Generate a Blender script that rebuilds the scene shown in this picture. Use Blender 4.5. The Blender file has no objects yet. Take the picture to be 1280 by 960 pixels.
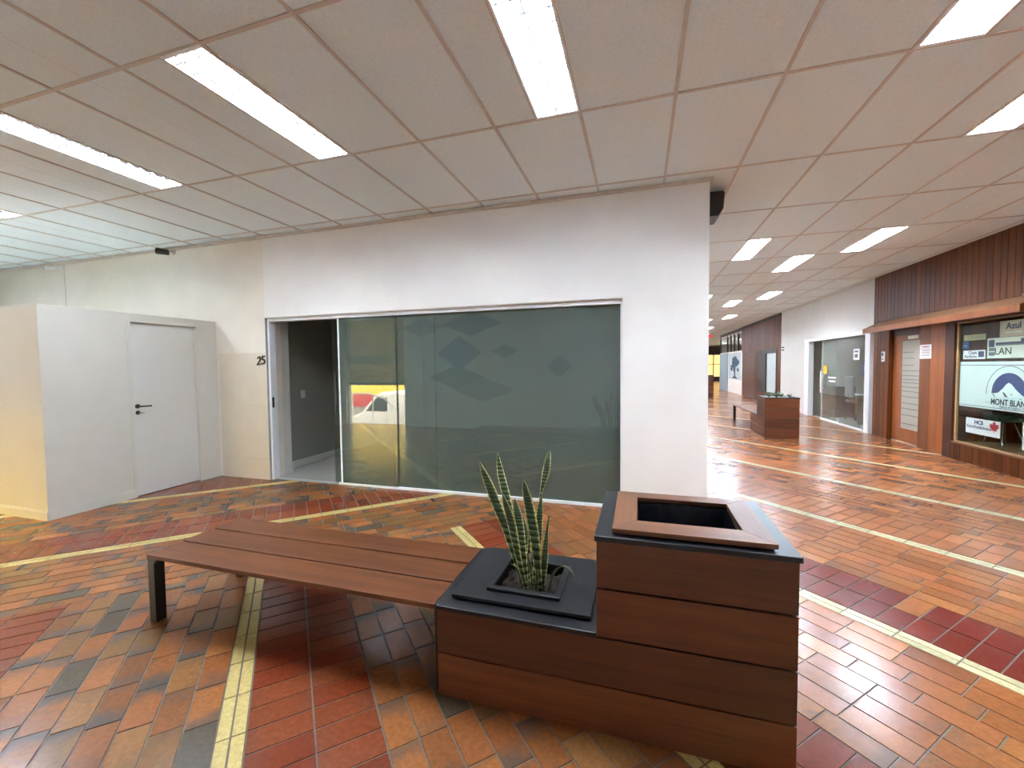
import bpy, bmesh, math, random
from mathutils import Vector, Matrix
rnd = random.Random(7)
S = bpy.context.scene
COL = S.collection

# ------------------------------------------------------------------ materials
def lin(c):
    return tuple(((v/255)/12.92 if v/255 <= .04045 else ((v/255+.055)/1.055)**2.4) for v in c) + (1.0,)

class NT:
    def __init__(s, name):
        s.m = bpy.data.materials.new(name); s.m.use_nodes = True
        s.t = s.m.node_tree; s.t.nodes.clear()
        s.out = s.n('ShaderNodeOutputMaterial')
    def n(s, typ, **kw):
        nd = s.t.nodes.new(typ)
        for k, v in kw.items():
            if k.startswith('i_'):
                key = k[2:].replace('_', ' ')
                nd.inputs[int(key) if key.isdigit() else key].default_value = v
            else: setattr(nd, k, v)
        return nd
    def l(s, a, b): s.t.links.new(a, b)
    def math(s, op, a, b=None):
        m = s.n('ShaderNodeMath', operation=op)
        for i, v in enumerate((a, b)):
            if v is None: continue
            if isinstance(v, (int, float)): m.inputs[i].default_value = v
            else: s.l(v, m.inputs[i])
        return m.outputs[0]
    def mix(s, fac, a, b, mode='MIX'):
        m = s.n('ShaderNodeMix', data_type='RGBA', blend_type=mode)
        for i, v in ((0, fac), (6, a), (7, b)):
            if isinstance(v, (int, float, tuple)): m.inputs[i].default_value = v
            else: s.l(v, m.inputs[i])
        return m.outputs[2]
    def noise(s, vec, scale, detail=4, rough=.55):
        nz = s.n('ShaderNodeTexNoise'); nz.inputs['Scale'].default_value = scale
        nz.inputs['Detail'].default_value = detail; nz.inputs['Roughness'].default_value = rough
        if vec is not None: s.l(vec, nz.inputs['Vector'])
        return nz.outputs['Fac']
    def coord(s, scale=(1, 1, 1), kind='Object'):
        tc = s.n('ShaderNodeTexCoord'); mp = s.n('ShaderNodeMapping')
        mp.inputs['Scale'].default_value = scale
        s.l(tc.outputs[kind], mp.inputs['Vector']); return mp.outputs[0]
    def ramp(s, fac, stops):
        r = s.n('ShaderNodeValToRGB'); e = r.color_ramp.elements
        while len(e) < len(stops): e.new(.5)
        for i, (p, c) in enumerate(stops): e[i].position = p; e[i].color = c
        s.l(fac, r.inputs[0]); return r.outputs[0]
    def bsdf(s, col, rough=.5, metal=0, spec=.5, bump=None, bstr=.2, bdist=.01, coat=0):
        b = s.n('ShaderNodeBsdfPrincipled')
        for k, v in (('Base Color', col), ('Roughness', rough), ('Metallic', metal), ('Specular IOR Level', spec)):
            if isinstance(v, (int, float, tuple)): b.inputs[k].default_value = v
            else: s.l(v, b.inputs[k])
        b.inputs['Coat Weight'].default_value = coat
        if bump is not None:
            bp = s.n('ShaderNodeBump'); bp.inputs['Strength'].default_value = bstr; bp.inputs['Distance'].default_value = bdist
            s.l(bump, bp.inputs['Height']); s.l(bp.outputs[0], b.inputs['Normal'])
        s.l(b.outputs[0], s.out.inputs[0]); return b

def paint(name, c, rough=.6, var=.06, scale=3., bump=.05, spec=.4):
    t = NT(name); v = t.coord(); c = lin(c)
    n1 = t.noise(v, scale, 5); d = tuple(x*(1-var) for x in c[:3])+(1,); u = tuple(min(1, x*(1+var*.5)) for x in c[:3])+(1,)
    col = t.ramp(n1, [(.3, d), (.7, u)])
    t.bsdf(col, rough, 0, spec, t.noise(v, 60, 3), bump, .004); return t.m

def solid(name, c, rough=.5, metal=0, spec=.5, coat=0):
    t = NT(name); v = t.coord(); c = lin(c)
    nz = t.noise(v, 25, 2)
    col = t.ramp(nz, [(.3, tuple(x*.93 for x in c[:3])+(1,)), (.7, c)])
    t.bsdf(col, rough, metal, spec, coat=coat); return t.m

def wood(name, dark, light, axis='x', rough=.4, attr=False, knots=False, spec=.5, scale=1., coat=0):
    t = NT(name)
    sc = {'x': (1.2, 22, 22), 'y': (22, 1.2, 22), 'z': (22, 22, 1.2)}[axis]
    sc = tuple(a*scale for a in sc)
    v = t.coord(sc)
    a = t.n('ShaderNodeAttribute', attribute_name='Col')
    if attr:
        add = t.n('ShaderNodeVectorMath', operation='MULTIPLY_ADD')
        t.l(a.outputs['Color'], add.inputs[0]); add.inputs[1].default_value = (31, 17, 23); t.l(v, add.inputs[2])
        v = add.outputs[0]
    f = t.noise(v, 1.0, 6, .65); f2 = t.noise(v, 3.5, 3, .6)
    fm = t.math('ADD', t.math('MULTIPLY', f, .7), t.math('MULTIPLY', f2, .3))
    col = t.ramp(fm, [(.3, lin(dark)), (.68, lin(light))])
    if knots:
        kv = t.coord({'x': (.8, 4, 4), 'y': (4, .8, 4), 'z': (4, 4, .9)}[axis])
        vo = t.n('ShaderNodeTexVoronoi'); vo.inputs['Scale'].default_value = 1.6; t.l(kv, vo.inputs['Vector'])
        k = t.ramp(vo.outputs['Distance'], [(.04, (1, 1, 1, 1)), (.14, (0, 0, 0, 1))])
        col = t.mix(t.math('MULTIPLY', k, .7), col, lin((28, 14, 8)))
    if attr:
        col = t.mix(1.0, col, t.ramp(a.outputs['Fac'], [(0, (.6, .58, .56, 1)), (1, (1.25, 1.2, 1.15, 1))]), 'MULTIPLY')
    t.bsdf(col, rough, 0, spec, fm, .12, .003, coat); return t.m

def emis(name, c, strength):
    t = NT(name); e = t.n('ShaderNodeEmission'); e.inputs[0].default_value = lin(c); e.inputs[1].default_value = strength
    t.l(e.outputs[0], t.out.inputs[0]); return t.m

def glass(name, tint, refl_rough=0.0, ior=1.5, haze=0., hazec=(120, 130, 125)):
    t = NT(name)
    tr = t.n('ShaderNodeBsdfTransparent'); tr.inputs[0].default_value = lin(tint)
    gl = t.n('ShaderNodeBsdfGlossy'); gl.inputs['Roughness'].default_value = refl_rough; gl.inputs[0].default_value = (1, 1, 1, 1)
    ge = t.n('ShaderNodeNewGeometry'); dt = t.n('ShaderNodeVectorMath', operation='DOT_PRODUCT')
    t.l(ge.outputs['Normal'], dt.inputs[0]); t.l(ge.outputs['Incoming'], dt.inputs[1])
    c = t.math('ABSOLUTE', dt.outputs['Value']); f0 = ((ior-1)/(ior+1))**2
    fo = t.math('ADD', f0, t.math('MULTIPLY', t.math('POWER', t.math('SUBTRACT', 1.0, c), 5.0), 1-f0))
    base = tr.outputs[0]
    if haze:
        df = t.n('ShaderNodeBsdfDiffuse'); df.inputs[0].default_value = lin(hazec)
        m0 = t.n('ShaderNodeMixShader'); m0.inputs[0].default_value = haze
        t.l(base, m0.inputs[1]); t.l(df.outputs[0], m0.inputs[2]); base = m0.outputs[0]
    mx = t.n('ShaderNodeMixShader'); t.l(fo, mx.inputs[0]); t.l(base, mx.inputs[1]); t.l(gl.outputs[0], mx.inputs[2])
    t.l(mx.outputs[0], t.out.inputs[0]); return t.m

# brick floor: colour per brick in 'Col' (rgb), dark flashing strength in alpha, uv along the brick
def brick_mat():
    t = NT('brick_paver')
    a = t.n('ShaderNodeAttribute', attribute_name='Col')
    uv = t.n('ShaderNodeTexCoord').outputs['UV']
    sp = t.n('ShaderNodeSeparateXYZ'); t.l(uv, sp.inputs[0])
    v = t.coord((1, 1, 1))
    n1 = t.noise(v, 9, 5); n2 = t.noise(v, 45, 4, .7)
    base = t.mix(1.0, a.outputs['Color'], t.ramp(n2, [(.25, (.72, .7, .68, 1)), (.75, (1.18, 1.17, 1.15, 1))]), 'MULTIPLY')
    d = t.math('ADD', sp.outputs[0], t.math('MULTIPLY', t.math('SUBTRACT', n1, .5), .9))
    fl = t.ramp(d, [(.05, (1, 1, 1, 1)), (.42, (0, 0, 0, 1)), (.93, (0, 0, 0, 1)), (1.0, (.35, .35, .35, 1))])
    f = t.math('MULTIPLY', fl, a.outputs['Alpha'])
    col = t.mix(f, base, lin((86, 76, 68)))
    st = t.ramp(t.noise(v, 3.2, 6, .7), [(.55, (0, 0, 0, 1)), (.85, (1, 1, 1, 1))])
    col = t.mix(t.math('MULTIPLY', st, .3), col, lin((84, 56, 34)))
    rg = t.ramp(t.noise(v, 5, 4), [(.3, (.19, .19, .19, 1)), (.7, (.262, .262, .262, 1))])
    hb = t.math('ADD', t.math('MULTIPLY', n2, .5), t.noise(v, 14, 2))
    t.bsdf(col, rg, 0, .42, hb, .07, .003); return t.m

M = {}
M['wall_white'] = paint('wall_white_paint', (230, 227, 221), .55, .05, 1.6)
M['wall_cream'] = paint('wall_cream_paint', (226, 218, 203), .6, .06, 2.)
M['panel_cream'] = paint('cream_wall_tile', (214, 204, 184), .4, .05, 4.)
M['wall_grey'] = paint('grey_white_paint', (206, 203, 192), .55, .03, 3.)
M['wall_corr'] = paint('corridor_paint', (205, 203, 196), .6, .04, 2.)
M['door_paint'] = paint('door_paint', (208, 207, 200), .45, .02, 3.)
M['ceil_tile'] = paint('ceiling_tile', (226, 237, 240), .85, .07, 70., .25, .2)
M['t_bar'] = solid('ceiling_t_bar', (206, 198, 190), .6)
M['slab'] = solid('concrete_slab', (120, 118, 112), .9)
M['trim_paint'] = paint('trim_paint', (206, 196, 184), .6, .12, 20.)
M['brick'] = brick_mat()
M['grout'] = paint('grout', (114, 100, 86), .75, .2, 30.)
M['alu'] = solid('white_aluminium', (228, 230, 232), .35)
M['alu_grey'] = solid('grey_aluminium', (160, 165, 166), .4)
M['chrome'] = solid('chrome', (200, 200, 200), .2, 1.)
M['reflector'] = solid('reflector_metal', (225, 232, 238), .22, 1.0, .8)
M['housing'] = solid('housing_white', (236, 240, 242), .4)
M['louver'] = solid('louver_metal', (190, 204, 214), .12, 1.0)
M['tube'] = emis('fluorescent_tube', (230, 241, 255), 182.)
M['black'] = solid('black_steel', (20, 21, 25), .42)
M['black_plastic'] = solid('black_plastic', (16, 16, 18), .35)
M['iron'] = solid('dark_bronze', (58, 50, 38), .45, .6)
M['bench_wood'] = wood('bench_wood', (80, 40, 16), (126, 72, 34), 'x', .42, True, spec=.3, scale=.9)
M['clad_wood'] = wood('cladding_wood', (74, 38, 18), (112, 62, 32), 'x', .42, True)
M['clad_wood_y'] = wood('cladding_wood_across', (74, 38, 18), (112, 62, 32), 'y', .42, True)
M['lid_wood_x'] = wood('lid_wood', (90, 55, 34), (128, 84, 56), 'x', .42, True, spec=.3)
M['lid_wood_y'] = wood('lid_wood_across', (90, 55, 34), (128, 84, 56), 'y', .42, True, spec=.3)
M['pine'] = wood('varnished_pine', (66, 32, 13), (116, 64, 28), 'z', .36, True, True, .22, .6, .0)
M['pine_y'] = wood('varnished_pine_beam', (100, 62, 38), (150, 102, 66), 'y', .4, True, False, .5, .6)
M['awning_wood'] = wood('tan_awning_wood', (122, 84, 56), (168, 124, 88), 'y', .5, True, scale=.6)  # roof board, a lighter tan than the fascia
M['door_wood'] = wood('door_wood', (118, 62, 28), (158, 92, 44), 'z', .3, True, False, .6, .6)
M['dark_wood'] = wood('dark_door_wood', (62, 30, 16), (92, 48, 26), 'z', .35, True, False, .5, .6)
M['ledge'] = wood('display_ledge', (150, 126, 86), (178, 152, 108), 'y', .5, True)
M['soil'] = paint('soil', (46, 36, 28), .95, .4, 40., .6)
M['liner'] = solid('bin_bag', (20, 22, 28), .2, 0, 1.)
M['store_glass'] = glass('store_glass', (150, 158, 152), 0., 1.62, .27, (146, 166, 156))
M['clear_glass'] = glass('clear_glass', (228, 236, 232), 0., 1.45)
M['shop_glass'] = glass('shop_glass', (246, 250, 248), 0., 1.42)
M['frost_glass'] = glass('frosted_door_glass', (150, 148, 138), .15, 1.5, .75, (196, 192, 178))
M['poster'] = paint('poster_white', (214, 228, 226), .5, .03, 3.)
M['paper'] = paint('paper', (232, 232, 232), .7, .03, 6.)
M['sign_beige'] = paint('beige_sign', (196, 180, 150), .5, .06, 6.)
M['sign_pale'] = paint('pale_sign', (218, 222, 206), .5, .04, 8.)
M['sign_yellow'] = paint('pale_yellow_sign', (214, 210, 150), .5, .1, 8.)
M['ink'] = solid('dark_ink', (34, 36, 48), .6)
M['navy'] = solid('navy_print', (26, 52, 118), .55)
M['navy_dk'] = solid('dark_navy_print', (36, 44, 84), .55)
M['grey_print'] = solid('grey_print', (96, 104, 108), .6)
M['red_print'] = solid('red_print', (186, 52, 58), .6)
M['violet'] = solid('violet_print', (88, 82, 130), .6)
M['blue_sign'] = solid('blue_sign', (46, 92, 160), .5)
M['yellow_note'] = solid('yellow_sticker', (226, 172, 40), .5)
M['teal'] = solid('teal_plastic', (70, 140, 128), .4)
M['tile_floor'] = paint('pale_floor_tile', (176, 174, 166), .25, .06, 3.)
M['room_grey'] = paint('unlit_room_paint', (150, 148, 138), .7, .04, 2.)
M['counter'] = solid('dark_counter', (58, 58, 56), .4)
M['shop_beige'] = paint('shop_beige', (190, 184, 166), .6, .05, 3.)
M['shop_yellow'] = paint('shop_yellow', (226, 210, 150), .6, .05, 3.)
M['chair_grey'] = solid('chair_grey', (140, 142, 142), .6)
M['steel_blue'] = paint('blue_grey_paint', (126, 140, 146), .5, .05, 3.)
M['dark_metal'] = solid('dark_window_frame', (48, 46, 44), .45)
M['pale_pane'] = paint('pale_backed_pane', (178, 190, 188), .3, .05, 2.)
M['tree_blue'] = paint('blue_foliage_print', (52, 78, 100), .7, .3, 20.)
M['yellow_wall'] = paint('street_yellow', (232, 200, 70), .7, .06, 1.)
M['street'] = paint('street_paving', (150, 146, 138), .8, .15, 2.)
M['van_white'] = solid('van_white', (236, 236, 234), .3)
M['rubber'] = solid('tyre_rubber', (26, 26, 26), .8)
M['mural_blue'] = paint('mural_blue', (84, 108, 160), .6, .06, 3.)
M['mural_green'] = paint('mural_green', (112, 134, 100), .6, .06, 3.)
M['mural_grey'] = paint('mural_grey', (150, 154, 158), .6, .06, 3.)
M['shutter'] = solid('shutter_slats', (84, 74, 60), .5, .3)
M['warm_lit'] = emis('lit_shop_glow', (255, 214, 130), 1.6)
M['exit_red'] = emis('red_exit_light', (230, 50, 40), 1.2)
M['succulent'] = paint('succulent_leaf', (96, 116, 90), .5, .3, 20.)
M['leaf_dry'] = paint('dry_leaf', (120, 126, 92), .6, .2, 30.)
M['gravel'] = paint('pale_gravel', (150, 148, 140), .9, .3, 60., .6)

def leaf_mat():
    t = NT('snake_leaf'); v = t.coord((1, 1, 1))
    uv = t.n('ShaderNodeTexCoord').outputs['UV']; sp = t.n('ShaderNodeSeparateXYZ'); t.l(uv, sp.inputs[0])
    mp = t.n('ShaderNodeMapping'); mp.inputs['Scale'].default_value = (6, 6, 60); t.l(v, mp.inputs[0])
    n = t.noise(mp.outputs[0], 1.5, 4, .6)
    g = t.ramp(n, [(.35, lin((44, 66, 40))), (.7, lin((76, 98, 62)))])
    e = t.math('ABSOLUTE', t.math('SUBTRACT', sp.outputs[0], .5))
    f = t.ramp(t.math('ADD', e, t.math('MULTIPLY', t.math('SUBTRACT', t.noise(v, 60, 2), .5), .08)), [(.34, (0, 0, 0, 1)), (.4, (1, 1, 1, 1))])
    col = t.mix(f, g, lin((196, 186, 112)))
    t.bsdf(col, .42, 0, .5); return t.m
M['snake'] = leaf_mat()

# ------------------------------------------------------------------ mesh helpers
class MB:
    def __init__(s): s.v = []; s.f = []; s.mi = []; s.c = []; s.uv = []
    def quad(s, pts, mi=0, col=None, uv=None):
        i = len(s.v); s.v += [tuple(p) for p in pts]; s.f.append(tuple(range(i, i+len(pts)))); s.mi.append(mi)
        s.c.append(col or (.5, .5, .5, 1)); s.uv.append(uv); return s
    def box(s, x0, x1, y0, y1, z0, z1, mi=0, col=None):
        if col is None: r = rnd.random(); col = (r, r, r, 1)
        P = [(x0, y0, z0), (x1, y0, z0), (x1, y1, z0), (x0, y1, z0), (x0, y0, z1), (x1, y0, z1), (x1, y1, z1), (x0, y1, z1)]
        i = len(s.v); s.v += P
        for f in ((0, 3, 2, 1), (4, 5, 6, 7), (0, 1, 5, 4), (1, 2, 6, 5), (2, 3, 7, 6), (3, 0, 4, 7)):
            s.f.append(tuple(i+k for k in f)); s.mi.append(mi); s.c.append(col); s.uv.append(None)
        return s
    def tube(s, pts, r, n=8, mi=0, caps=True):
        pts = [Vector(p) for p in pts]; rs = r if isinstance(r, (list, tuple)) else [r]*len(pts)
        base = len(s.v); up = None
        for k, p in enumerate(pts):
            d = (pts[min(k+1, len(pts)-1)]-pts[max(k-1, 0)]).normalized()
            if up is None:
                up = Vector((0, 0, 1)) if abs(d.z) < .9 else Vector((1, 0, 0))
            a = d.cross(up).normalized(); up = a.cross(d).normalized()
            for j in range(n):
                th = 2*math.pi*j/n; s.v.append(tuple(p+(a*math.cos(th)+up*math.sin(th))*rs[k]))
        for k in range(len(pts)-1):
            for j in range(n):
                s.f.append((base+k*n+j, base+k*n+(j+1) % n, base+(k+1)*n+(j+1) % n, base+(k+1)*n+j))
                s.mi.append(mi); s.c.append((.5, .5, .5, 1)); s.uv.append(None)
        if caps:
            for k in (0, len(pts)-1):
                fc = [base+k*n+j for j in range(n)]
                s.f.append(tuple(reversed(fc)) if k == 0 else tuple(fc)); s.mi.append(mi); s.c.append((.5, .5, .5, 1)); s.uv.append(None)
        return s
    def prism(s, poly, axis, a0, a1, mi=0):       # poly of 2d points, extruded along an axis
        def P(p, a): return {'x': (a, p[0], p[1]), 'y': (p[0], a, p[1]), 'z': (p[0], p[1], a)}[axis]
        n = len(poly); i = len(s.v)
        s.v += [P(p, a0) for p in poly]+[P(p, a1) for p in poly]
        r = rnd.random(); col = (r, r, r, 1)
        F = [tuple(i+k for k in range(n)), tuple(i+n+k for k in reversed(range(n)))]
        F += [(i+k, i+n+k, i+n+(k+1) % n, i+(k+1) % n) for k in range(n)]
        for f in F: s.f.append(f); s.mi.append(mi); s.c.append(col); s.uv.append(None)
        return s
    def build(s, name, mats, parent=None, bevel=0, smooth=False, loc=None, fix=True, segs=2):
        me = bpy.data.meshes.new(name)
        off = Vector(loc) if loc is not None else None
        vs = [tuple(Vector(v)-off) for v in s.v] if off is not None else s.v
        me.from_pydata(vs, [], s.f)
        for m in (mats if isinstance(mats, (list, tuple)) else [mats]): me.materials.append(M[m] if isinstance(m, str) else m)
        me.polygons.foreach_set('material_index', s.mi)
        ca = me.color_attributes.new('Col', 'FLOAT_COLOR', 'CORNER')
        cs = []; 
        for f, c in zip(s.f, s.c): cs += list(c)*len(f)
        ca.data.foreach_set('color', cs)
        if any(u for u in s.uv):
            ul = me.uv_layers.new(name='UVMap'); us = []
            for f, u in zip(s.f, s.uv):
                for k in range(len(f)): us += list(u[k]) if u else [.5, .5]
            ul.data.foreach_set('uv', us)
        if fix:
            bm = bmesh.new(); bm.from_mesh(me); bmesh.ops.recalc_face_normals(bm, faces=bm.faces); bm.to_mesh(me); bm.free()
        if smooth: me.polygons.foreach_set('use_smooth', [True]*len(me.polygons))
        me.update()
        o = bpy.data.objects.new(name, me); COL.objects.link(o)
        if off is not None: o.location = off
        if parent is not None:
            o.parent = parent
            if off is None: o.matrix_parent_inverse = Matrix.Translation(parent.location).inverted() if parent.type == 'EMPTY' and parent.parent is None else wm(parent).inverted()
            else: o.location = off-Vector(wm(parent).translation); 
        if bevel:
            b = o.modifiers.new('bevel', 'BEVEL'); b.width = bevel; b.segments = segs; b.limit_method = 'ANGLE'; b.angle_limit = math.radians(40)
        return o

def wm(o):
    m = Matrix.LocRotScale(o.location, o.rotation_euler, o.scale)
    return (wm(o.parent) @ o.matrix_parent_inverse @ m) if o.parent else m

def tag(o, label, cat, group=None):
    o['label'] = label; o['category'] = cat
    if group: o['group'] = group
    return o
def struct(o, label, cat):
    o['kind'] = 'structure'; o['label'] = label; o['category'] = cat; return o
def thing(name, label, cat, loc=(0, 0, 0), group=None):
    o = bpy.data.objects.new(name, None); COL.objects.link(o); o.location = loc; o.empty_display_size = .1
    return tag(o, label, cat, group)
def copy_tree(o, parent=None):
    c = o.copy(); COL.objects.link(c)
    if parent: c.parent = parent
    for ch in list(o.children): copy_tree(ch, c)
    return c

def text_obj(name, s, size, mat, parent, origin, face='right', width=None, depth=.0015, bold=0.0, shear=0., align='LEFT'):
    cu = bpy.data.curves.new('tmp', 'FONT'); cu.body = s; cu.size = size; cu.extrude = depth; cu.offset = bold; cu.shear = shear
    cu.align_x = 'LEFT'
    to = bpy.data.objects.new('tmp', cu); COL.objects.link(to)
    dg = bpy.context.evaluated_depsgraph_get(); me = bpy.data.meshes.new_from_object(to.evaluated_get(dg))
    bpy.data.objects.remove(to); bpy.data.curves.remove(cu)
    xs = [v.co.x for v in me.vertices]; ys = [v.co.y for v in me.vertices]
    x0, x1 = min(xs), max(xs); k = width/(x1-x0) if width else 1.
    X, Y, Z = {'right': ((0, -1, 0), (0, 0, 1), (-1, 0, 0)), 'front': ((1, 0, 0), (0, 0, 1), (0, -1, 0))}[face]
    X, Y, Z, O = Vector(X), Vector(Y), Vector(Z), Vector(origin)
    for v in me.vertices:
        px = (v.co.x-x0)*k; v.co = O+X*px+Y*v.co.y+Z*v.co.z
    me.materials.clear(); me.materials.append(M[mat])
    o = bpy.data.objects.new(name, me); COL.objects.link(o)
    if parent and parent.children and parent.children[0].name.startswith('board'): parent = parent.children[0]
    if parent: o.parent = parent; o.matrix_parent_inverse = wm(parent).inverted()
    return o

CZ = 3.26      # ceiling height
YF = 4.40      # face of the shopfront wall
XR = 4.66      # face of the right wall
YB = -.45      # face of the back wall
XP = .63       # corner of the shopfront wall
YE = 42.0

# ------------------------------------------------------------------ floor
def clip(poly, n, d):                      # keep n.p <= d
    out = []
    for i in range(len(poly)):
        a, b = poly[i], poly[(i+1) % len(poly)]
        da = a[0]*n[0]+a[1]*n[1]-d; db = b[0]*n[0]+b[1]*n[1]-d
        if da <= 0: out.append(a)
        if da*db < 0:
            t = da/(da-db); out.append((a[0]+t*(b[0]-a[0]), a[1]+t*(b[1]-a[1]), a[2]+t*(b[2]-a[2]), a[3]+t*(b[3]-a[3])))
    return out
def cmix(a, b, t): return tuple(x+(y-x)*t for x, y in zip(a, b))
def brick_color(x, y, kind):
    c = brick_hue(x, y, kind); g = .3*c[0]+.59*c[1]+.11*c[2]; k = .2 if c[1] > .045 else .05
    return tuple((v+(g*t-v)*k) *m for v, t, m in zip(c[:3], (1.0, 1.0, .7), (1.0, .92, .62) if kind != 'yellow' else (1, 1, .9)))+(c[3],)
def brick_hue(x, y, kind):
    right = min(1, max(0, (x+y-2.3)/1.2))
    h = rnd.random()
    if kind == 'yellow':
        c = cmix(lin((206, 180, 112)), lin((204, 192, 156)), right); k = rnd.uniform(.9, 1.08); return tuple(v*k for v in c[:3])+(.0,)
    if kind == 'red':
        worn = 0.0
        if right > .5: worn = 0. if (3.9 < x+y < 5.2 and .95 < x < 2.3 and rnd.random() < .93) else 1.
        c = cmix(lin((122, 52, 36)), lin((146, 66, 42)), h) if right < .5 else lin((118, 42, 38))
        if worn: c = cmix(lin((182, 106, 66)), lin((164, 92, 60)), h)
        k = rnd.uniform(.85, 1.12); return tuple(v*k for v in c[:3])+(.12,)
    pal = [(178, 106, 66), (170, 98, 62), (162, 110, 74), (150, 104, 70), (186, 112, 68), (156, 92, 60)]
    palr = [(184, 106, 66), (176, 100, 64), (190, 116, 74), (170, 96, 66), (180, 104, 72)]
    c = cmix(lin(rnd.choice(pal)), lin(rnd.choice(palr)), right); k = rnd.uniform(.64, .92)
    fl = rnd.choice([0, .3, .6, .9, 1, .8]) if right < .5 else rnd.choice([0, 0, 0, .15, .35])
    if right < .5 and rnd.random() < .08: c = lin((104, 92, 92)); fl = .6
    return tuple(v*k for v in c[:3])+(fl,)

fl = MB(); R2 = math.sqrt(2)
PER = 2.25/R2; BW = .125; BL = .25; G = .008; TW = .055
def region(offs, along, bounds, clipfn):
    # offs: sign of the strip family. strips run 'along'; the cross coordinate q repeats every PER
    for kq in range(-9, 34):
        q0 = kq*PER
        strips = [(q0+i*TW, TW, 'yellow') for i in range(2)]
        q1 = q0+2*TW
        strips += [(q1+i*BL, BL, 'red') for i in range(2)]
        q2 = q1+2*BL; nb = 8; w = (PER-2*TW-2*BL)/nb
        strips += [(q2+i*w, w, 'brick') for i in range(nb)]
        for si, (q, wd, kind) in enumerate(strips):
            step = BW if kind == 'red' else BL
            sh = 0 if kind in ('red',) else rnd.choice([0, .5, .33, .66])*step if kind == 'brick' else 0
            n0, n1 = bounds
            for j in range(int(n0/step), int(n1/step)):
                s0 = j*step+sh; s1 = s0+step
                cq, cs = q+wd/2, (s0+s1)/2
                X, Y = along(cq, cs)
                if not inside(X, Y): continue
                g = G if Y < 9 else G*.9
                loc = [(q+g/2, s0+g/2), (q+wd-g/2, s0+g/2), (q+wd-g/2, s1-g/2), (q+g/2, s1-g/2)]
                if kind == 'red': uvs = [(0, 0), (1, 0), (1, 1), (0, 1)]
                else: uvs = [(0, 0), (0, 1), (1, 1), (1, 0)]
                if rnd.random() < .5: uvs = [(1-u, v) for u, v in uvs]
                poly = [along(*p)+uv for p, uv in zip(loc, uvs)]
                poly = clipfn(poly)
                if len(poly) < 3: continue
                col = brick_color(X, Y, kind)
                tx, ty = rnd.uniform(-.004, .004), rnd.uniform(-.004, .004); hz = rnd.uniform(-.0006, .0006)
                top = [(p[0], p[1], 0.0+hz+tx*(p[0]-X)+ty*(p[1]-Y)) for p in poly]
                fl.quad(top, 0, col, [(p[2], p[3]) for p in poly])
                if Y < 9:
                    nP = len(poly)
                    for k in range(nP):
                        a, b = top[k], top[(k+1) % nP]
                        oa = (a[0]+(a[0]-X)*.006, a[1]+(a[1]-Y)*.006, -.004); ob = (b[0]+(b[0]-X)*.006, b[1]+(b[1]-Y)*.006, -.004)
                        fl.quad([a, oa, ob, b], 0, col, [poly[k][2:4], poly[k][2:4], poly[(k+1) % nP][2:4], poly[(k+1) % nP][2:4]])
def inside(X, Y):
    if Y < YB-.2 or X < -12 or Y > YE+.2: return False
    if X < XP-.2 and Y > YF+.15: return False
    if Y < 28 and X > XR+.15: return False
    return X < 9.4
V0 = 5.2
# family running along (-1,+1): cross coordinate (x+y)/sqrt2, yellow pair centred on x+y = -.36 + 2.25 k
QO = (-.36)/R2-TW
def along_a(q, s):
    u = (q+QO)*R2; v = s*R2; return ((u-v)/2, (u+v)/2)
def clip_a(p):
    cx = sum(a[0] for a in p)/len(p)
    return clip(p, (-1, 1), V0) if cx < .4 else p
region(1, along_a, (-12, 46), clip_a)
# family running along (+1,+1) north-west of the line y-x = V0
QV = (6.62)/R2-TW
def along_b(q, s):
    v = (q+QV)*R2; u = s*R2; return ((u-v)/2, (u+v)/2)
def clip_b(p):
    cx = sum(a[0] for a in p)/len(p)
    return clip(p, (1, -1), -V0) if cx < .4 else []
region(-1, along_b, (-12, 8), clip_b)
fl.quad([(-12.3, YB-.2, -.0035), (9.6, YB-.2, -.0035), (9.6, YE+.3, -.0035), (-12.3, YE+.3, -.0035)], 1)
fl.box(-14, 10, YB-.2, YE+.5, -.25, -.02, 1)
floor = fl.build('floor', ['brick', 'grout'], fix=False)
struct(floor, 'polished red and tan brick floor laid in diagonal bands with pale yellow lines', 'floor')

# ------------------------------------------------------------------ ceiling with grid, lights
GX, GY = .622, 1.245
X0, Y0 = .221, 4.23
lights = []
for x0 in (-9.41, -6.93, -4.44, -2.58, -.705): lights.append((x0+.002, Y0-2*GY))
lights[2] = (lights[2][0], Y0-2*GY)
for k in range(0, 8): lights.append((X0+2*GX+.004, Y0-2*GY+k*4*GY))
for k in range(0, 8): lights.append((X0+3.5*GX+.004, Y0-GY+k*4*GY))
for k in range(0, 8): lights.append((X0+4.5*GX+.004, Y0-2*GY+k*4*GY))
lights = [l for l in lights if l[1] < YE-1.5]
LW, LL = .303, 1.237
def lit(x, y): return any(lx-.02 <= x <= lx+LW+.02 and ly-.02 <= y <= ly+LL+.02 for lx, ly in lights)
cm = MB()
i0, i1 = int((-12.2-X0)/GX)-1, int((9.6-X0)/GX)+1
j0, j1 = int((YB-Y0)/GY)-1, int((YE-Y0)/GY)+1
for i in range(i0, i1+1):
    for j in range(j0, j1+1):
        x, y = X0+i*GX, Y0+j*GY
        if x+GX < -12.4 or x > 9.6: continue
        if y > YF+.4 and x+GX < XP-.1: continue
        if y < 27 and x > XR+1: continue
        for h in range(2):
            xa, xb = x+h*GX/2, x+(h+1)*GX/2
            if lit((xa+xb)/2, y+GY/2): continue
            d = rnd.uniform(0, .0015)
            cm.quad([(xa, y, CZ+d), (xa, y+GY, CZ+d), (xb, y+GY, CZ+d), (xb, y, CZ+d)], 0)
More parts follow.
